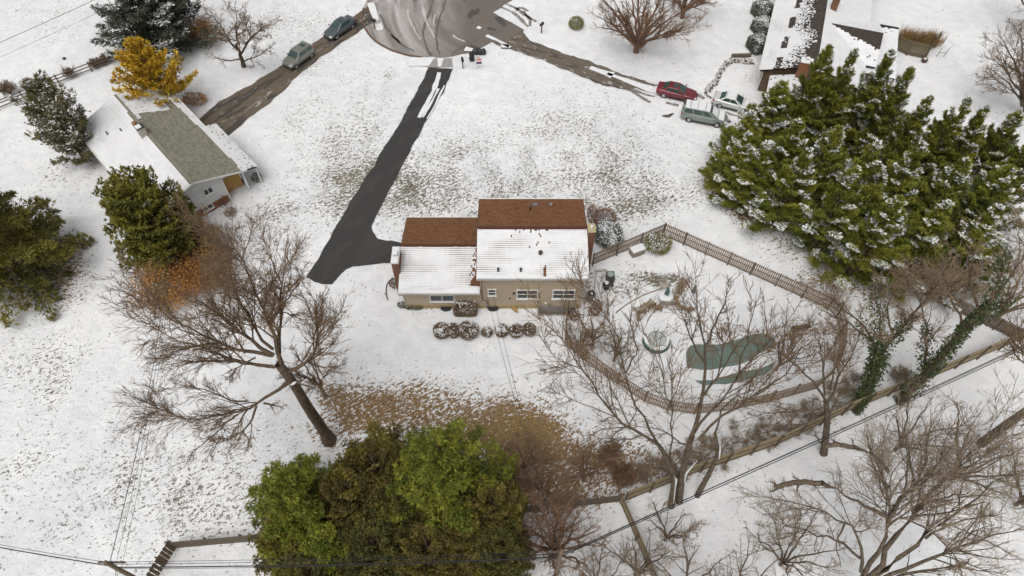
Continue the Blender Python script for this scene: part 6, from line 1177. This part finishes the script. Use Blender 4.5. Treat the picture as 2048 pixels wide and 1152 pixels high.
# clump at the bottom
hem = dict(nb=125, ns=150, elev=lambda t: 8+34*t, leaf=.32, wd=.135, droop=.3, width=.24, s0=.15, fan=5, lump=.28)
arb = dict(nb=150, ns=105, elev=lambda t: 30+35*t, leaf=.2, wd=.22, width=.22, s0=.3, fan=5, lump=.2)
rnd = lambda t: np.clip(dome(t)*1.0, .08, 1)
for i, (px, py, h, R, m, pf, kw, lab) in enumerate(((566, 955, 10.5, 4.3, HEM, cone(.55, .1), hem, 'bright green conifer at the left of the bottom clump'), (872, 886, 13, 5.0, HEM, cone(.5, .1), hem, 'tall bright green conifer at the right of the bottom clump'), (740, 905, 9.5, 3.3, ARB, rnd, arb, 'bronze rounded evergreen between the two bright conifers'), (690, 960, 8.5, 2.6, ARB, rnd, arb, 'bronze evergreen at the centre left of the bottom clump'), (800, 985, 8.5, 2.8, ARB2, rnd, arb, 'dark bronze evergreen below the tall bright conifer'), (980, 990, 7.5, 2.6, ARB, rnd, arb, 'bronze evergreen at the right side of the bottom clump'), (1000, 1085, 7, 2.2, ARB2, rnd, arb, 'lowest bronze evergreen at the right of the bottom clump'), (560, 1050, 6.5, 2.6, ARB, rnd, arb, 'dark bronze evergreen at the lower left of the bottom clump'), (640, 1070, 7.5, 2.7, HEM, cone(.5, .1), hem, 'green conifer at the bottom edge of the clump under the wires'), (740, 1075, 7.5, 2.8, ARB2, rnd, arb, 'dark evergreen at the bottom edge behind the wires'), (850, 1080, 7.5, 2.8, ARB, rnd, arb, 'shadowy evergreen at the bottom edge in the clump centre'), (920, 1040, 7.5, 2.7, ARB, rnd, arb, 'bronze evergreen right of the clump centre'), (610, 1140, 6, 2.4, ARB2, rnd, arb, 'small dark evergreen cut by the bottom edge'))):
    evergreen('clump', lab, px, py, h, R, m, pf, 320+i, top=True, name='conifer_tree' if m is HEM else 'arborvitae_tree', group='bottom evergreen clump', rz=i*.9, proto=(m.name+'%d' % (i % 2)) if i > 2 and m is not HEM else None, **kw)
# ivy covered trunks
def ivy_tree(label, trunk, limbs, seed):
    root = bare_tree(label, [trunk], limbs, seed, k=(8, 6, 4.5), bark=BARK, twig=TWIGT, lcap=(2.6, 1.6, 1.0), name='ivy_tree'); rg = np.random.default_rng(seed); VV = []
    for q, n in [(trunk, 2600)]+[(l[:3], 420) for l in limbs[:3]]:
        p, r = resample(q, 20); i = rg.integers(0, 19, n); w_ = rg.random((n, 1)); c = p[i]*(1-w_)+p[i+1]*w_; rad = (.32+.28*rg.random(n))*(1+.5*vnoise(c, 1.5, seed, 2)); d = nrmz(rg.normal(size=(n, 3))); VV.append(leaves(c+d*rad[:, None]*rg.uniform(.6, 1.15, (n, 1)), nrmz(d+rg.normal(0, .6, (n, 3))-Z3*.3), rg.uniform(.14, .3, n), .38, rg))
    V = np.vstack(VV); np_mesh('ivy', V, np.arange(len(V)*V.shape[1]).reshape(-1, V.shape[1]), IVY, root, tone=rg.random(len(V)))
ivy_tree('left ivy covered forked trunk by the diagonal fence', PZ([(1712, 822, 0), (1736, 775, 2.6), (1752, 730, 5.0), (1762, 705, 6.4)], .3, .22), [PZ([(1762, 705, 6.4), (1790, 672, 7.8), (1815, 640, 9.2), (1838, 632, 9.8)], .18, .08), PZ([(1758, 710, 6.2), (1742, 672, 7.8), (1725, 650, 8.8), (1690, 620, 10), (1650, 590, 11)], .12, .03), PZ([(1765, 700, 6.5), (1760, 640, 8.8), (1750, 580, 11)], .12, .03), PZ([(1790, 672, 7.8), (1770, 620, 9.6), (1800, 560, 11.4)], .1, .03), PZ([(1815, 640, 9.2), (1860, 590, 10.8), (1890, 550, 12)], .1, .03), PZ([(1740, 680, 7.5), (1690, 640, 8.6), (1640, 620, 9.4)], .09, .03)], 81)
ivy_tree('right leaning ivy covered trunk crossing the diagonal fence', PZ([(1798, 804, 0), (1845, 755, 3.6), (1890, 705, 7.0), (1930, 655, 10), (1978, 608, 13)], .32, .2), [PZ([(1850, 735, 4.2), (1852, 680, 6.8), (1856, 650, 8.2), (1835, 600, 10.4), (1820, 560, 12)], .12, .03), PZ([(1930, 655, 10), (1990, 620, 11), (2030, 590, 12)], .14, .05), PZ([(1978, 608, 13), (2000, 560, 14.5), (2010, 500, 16.5)], .12, .03), PZ([(1960, 625, 12), (1940, 560, 14), (1930, 490, 16)], .12, .03), PZ([(1978, 608, 13), (2030, 540, 15), (2070, 470, 17)], .12, .03), PZ([(1930, 655, 10), (1900, 590, 12.5), (1880, 530, 14.5)], .1, .03)], 82)

# ------------------------------------------------------------------ shrubs
def shrub(label, px, py, rx, ry, h, m, seed, snow=.3, n=2200, leaf=.11, box=2.0, name='round_shrub', group=None, wd=.3, ragged=.08, rz=0.0, shell=.72):
    rg = np.random.default_rng(seed+500); b = P(px, py); root = thing(name, label, 'shrub', b, rz, group)
    d = rg.normal(size=(n*2, 3)); d = d[d[:, 2] > -.75*np.linalg.norm(d, axis=1)][:n]; d = nrmz(d); q = (np.abs(d)**box).sum(1, keepdims=True)**(-1/box); rad = rg.uniform(shell, 1.0, (len(d), 1))+ragged*vnoise(d*3, 1.5, seed, 2)[:, None]; p = d*q*rad*np.array([rx, ry, h*.52])+Z3*h*.5; p[:, 2] = np.maximum(p[:, 2], .04)
    dd = nrmz(d+rg.normal(0, .55, d.shape)); V = leaves(p, dd, leaf*rg.uniform(.6, 1.4, len(d)), wd, rg); np_mesh('foliage', V, np.arange(len(V)*V.shape[1]).reshape(-1, V.shape[1]), m, root, local=True, tone=rg.random(len(V)))
    if snow > 0:
        cl = vnoise(p, 3.2/max(.5, h*.6), seed+3, 3); s_ = (d[:, 2] > -.1) & (cl*.55+rg.normal(0, .45, len(d)) > 1.05-snow*1.5*np.maximum(d[:, 2], .45)) & (rad[:, 0] > .8)
        if s_.sum() > 3:
            B = p[s_]+d[s_]*.05+Z3*.03; L = leaf*1.1*rg.uniform(.7, 1.3, len(B)); sd_ = nrmz(rg.normal(size=B.shape)*[1, 1, .25]); e = nrmz(np.cross(sd_, Z3+rg.normal(0, .25, B.shape)))
            V = np.stack([B-sd_*L[:, None]*.5, B-e*L[:, None]*.4, B+sd_*L[:, None]*.5, B+e*L[:, None]*.4], 1); tag(np_mesh('snow', V, np.arange(len(V)*V.shape[1]).reshape(-1, V.shape[1]), SNOWC, root, local=True), kind='stuff')
    L = []
    for i in range(7): a = i*.9+rg.uniform(0, .5); L.append([(0, 0, .0, .03), (rx*.35*math.cos(a), ry*.35*math.sin(a), h*.4, .022), (rx*.7*math.cos(a), ry*.7*math.sin(a), h*.75, .01)])
    PL = [resample(q, 5) for q in L]; v, f = tubes(np.stack([a for a, b in PL]), np.stack([b for a, b in PL]), 5); tag(np_mesh('stems', v, f, BARK, root, local=True), kind='stuff')
    return root
row = 'row of round shrubs behind the beige house'
for i, (px, py, r_, h, s_, lab) in enumerate(((884, 667, .72, 1.05, .30, 'leftmost shrub of the row behind the house, touching its neighbour'), (908, 667, .62, 1.1, .30, 'second shrub from the left in the row behind the house'), (937, 668, .85, 1.3, .42, 'largest shrub of the row, with a white snow patch on top'), (974, 668, .42, .75, .32, 'smallest thin shrub of the row, beside the wires'), (1003, 667, .55, 1.05, .38, 'third shrub from the right in the row behind the house'), (1032, 668, .56, 1.05, .28, 'second shrub from the right in the row behind the house'), (1058, 665, .56, 1.05, .22, 'rightmost shrub of the row behind the house'))): shrub(lab, px, py, r_, r_, h, BRZ, i, s_, int(5200*r_/.6), .12, group=row)
shrub('square clipped brown hedge against the rear wall of the house', 931, 624, 1.0, .55, 1.3, BRZ, 12, .34, 7000, .12, box=8, shell=.88, ragged=.03, name='clipped_hedge')
shrub('low dark shrub under the left end of the rear wall', 828, 616, .9, .28, .5, IVY, 13, .1, 900, .1)
shrub('small dark shrub at the rear left corner of the house', 805, 612, .45, .3, .45, IVY, 14, .2, 400, .1)
shrub('russet rounded shrub on the right side of the house near the front', 1208, 447, 1.15, 1.2, 1.6, RED, 15, .05, 3600, .10)
shrub('bare brown shrub squeezed beside the front right corner of the house', 1184, 436, .5, 1.2, 1.2, RED, 16, .02, 1500, .10)
shrub('snow dusted shrub just outside the fence by the right chimney', 1215, 482, 1.45, 1.5, 1.9, BLU, 17, .62, 5200, .12)
shrub('half snowy clipped shrub in the corner of the picket fence', 1314, 497, 1.2, 1.1, 1.6, HOL, 18, .42, 4200, .11, box=2.6)
shrub('dark snowy ball shrub at the gate post below the cellar stair', 1149, 636, .45, .45, .8, BRZ, 19, .3, 1300, .1)
shrub('rusty upright shrub near the round cooling unit', 1190, 622, .55, .75, 1.3, RED, 20, .03, 1800, .16, wd=.12, ragged=.2)
for i, (px, py, rx, ry, h, s_, lab) in enumerate(((1524, 32, 1.35, 1.6, 1.5, .28, 'farthest dark clipped hedge along the front of the dark roofed house'), (1523, 64, 1.25, 1.45, 1.5, .62, 'middle clipped hedge, well covered in snow, by the dark roofed house'), (1513, 98, 1.2, 1.4, 1.4, .45, 'nearest clipped hedge along the front of the dark roofed house'))): shrub(lab, px, py, rx*.85, ry*.8, h, BLU, 21+i, s_, 8000, .13, box=9, shell=.9, ragged=.03, name='clipped_hedge', group='clipped hedges of the dark roofed house', rz=.35)
shrub('small round olive bush alone on the snow near the top', 1152, 55, .95, .95, 1.3, HOL, 25, .02, 2200, .13)
shrub('russet bush at the gable foot of the white house', 463, 428, .6, .5, .7, RED, 26, .0, 900, .12, wd=.14, ragged=.3)
shrub('bare brown bush against the brick base of the white house', 452, 412, .7, .45, 1.3, RED, 27, .0, 700, .13, wd=.1, ragged=.25)
shrub('russet bush beside the far corner of the white house', 392, 205, 1.5, .9, 1.0, ORL, 28, .1, 1600, .14, ragged=.3)
shrub('dark shrub at the porch corner of the white house', 515, 360, .5, .6, .8, IVY, 29, .4, 700, .1)
shrub('small dark shrub next to the hose by the brick chimney', 788, 570, .4, .5, .6, RED, 30, .1, 500, .1)
for i, (px, py, r_, h, lab) in enumerate(((22, 190, .9, 1.5, 'leftmost twiggy bush by the rail fence'), (63, 178, .5, 1.2, 'thin twiggy bush by the rail fence'), (143, 152, .6, 1.0, 'twiggy bush at the bend of the rail fence'), (193, 134, .5, .7, 'small grey bush near the middle of the rail fence'), (214, 124, .5, .7, 'small grey bush near the right end of the rail fence'))):
    tr, L = vase(px, py, h, r_, 9, 90+i, .03, .1); bare_tree(lab, tr, L, 90+i, k=(6, 4, 2), rmin=.012, name='twiggy_bush', cat='shrub', group='bushes along the rail fence', lcap=(.6, .4, .3))
ORR = GRN('rust_leaf', (.20, .095, .034), (.38, .20, .065))
def leafy_bush(label, px, py, h, sp, nl, seed, n, m, bark=BARKR, twig=TWIGR):
    tr, L = vase(px, py, h, sp, nl, seed, .07, .3); root = bare_tree(label, tr, L, seed, k=(5, 4, 3), rmin=.011, bark=bark, twig=twig, name='leafy_shrub', cat='shrub', group='brown leaved shrubs', lcap=(1.5, 1.0, .6)); rg = np.random.default_rng(seed)
    if n: b = P(px, py); d = nrmz(rg.normal(size=(n, 3))); p = b+d*np.array([sp, sp, h*.5])*rg.uniform(.5, 1.05, (n, 1))+Z3*h*.55; p[:, 2] = np.maximum(p[:, 2], .1); V = leaves(p, nrmz(rg.normal(size=(n, 3))), rg.uniform(.1, .22, n), .4, rg); np_mesh('leaves', V, np.arange(n*3).reshape(-1, 3), m, root, tone=rg.random(n))
    return root
leafy_bush('orange leaved bushy shrub in front of the holly', 352, 590, 3.6, 3.2, 16, 101, 6500, ORL, BARKR, mat('orange_twig', (.24, .11, .045), .9, (.15, .07, .035), 1.5))
leafy_bush('russet brown shrub between the holly and the big oak crown', 425, 560, 3.2, 2.6, 14, 102, 5000, ORR, BARKR, TWIGR)
leafy_bush('brown shrub at the gable side of the holly', 412, 500, 3.0, 2.0, 12, 103, 2600, ORR, BARKR, TWIGR)
leafy_bush('rust coloured undergrowth right of the dark pine', 405, 80, 2.6, 2.0, 12, 104, 1800, ORL, BARKR, TWIGR)
for i, (px, py, lab) in enumerate(((1216, 916, 'left low brown bramble mound on the litter near the fence'), (1246, 956, 'right low brown bramble mound nearest the fence corner'))): leafy_bush(lab, px, py, 1.2, .9, 10, 110+i, 500, RED)
br = [(1300, 948, 'bramble thicket at the fence corner left of the multi stemmed tree'), (1345, 930, 'bramble thicket behind the stems of the multi stemmed tree'), (1395, 918, 'bramble thicket just right of the multi stemmed tree'), (1440, 902, 'second bramble thicket right of the multi stemmed tree'), (1490, 884, 'bramble thicket left of the middle of the diagonal fence'), (1535, 866, 'bramble thicket at the middle of the diagonal fence'), (1580, 848, 'bramble thicket right of the middle of the diagonal fence'), (1625, 826, 'bramble thicket at the slim bare tree by the fence'), (1670, 802, 'bramble thicket between the slim bare tree and the left ivy trunk'), (1705, 780, 'bramble thicket at the foot of the left ivy trunk'), (1795, 752, 'small bramble bush between the two ivy trunks')]
for i, (px, py, lab) in enumerate(br):
    tr, L = vase(px, py, .8, 1.6 if i < 10 else .8, 9, 120+i, .03, .1); bare_tree(lab, tr, L, 120+i, k=(5, 4, 2.6), rmin=.010, bark=BARKT, twig=TWIGG, name='bramble_thicket', cat='shrub', group='brambles along the diagonal fence', lcap=(.9, .6, .4), up=.05, jit=.3)
for i, (px, py, lab) in enumerate(((1806, 86, 'left clump of tall tan grass behind the board screen'), (1836, 92, 'middle clump of tall tan grass behind the board screen'), (1858, 92, 'right clump of tall tan grass behind the board screen'))):
    rg = np.random.default_rng(i); b = P(px, py); n = 500; root = thing('tall_grass', lab, 'grass', b, 0, 'tall grass behind the board screen'); p = np.stack([rg.normal(0, .5, n), rg.normal(0, .35, n), np.full(n, .0)], -1); d = nrmz(np.stack([rg.normal(0, .3, n), rg.normal(0, .3, n), np.ones(n)], -1)); V = leaves(p, d, rg.uniform(1.2, 2.4, n), .02, rg, .02); np_mesh('blades', V, np.arange(n*3).reshape(-1, 3), GRN('tan_grass', (.20, .12, .05), (.40, .25, .10)), root, local=True, tone=rg.random(n))
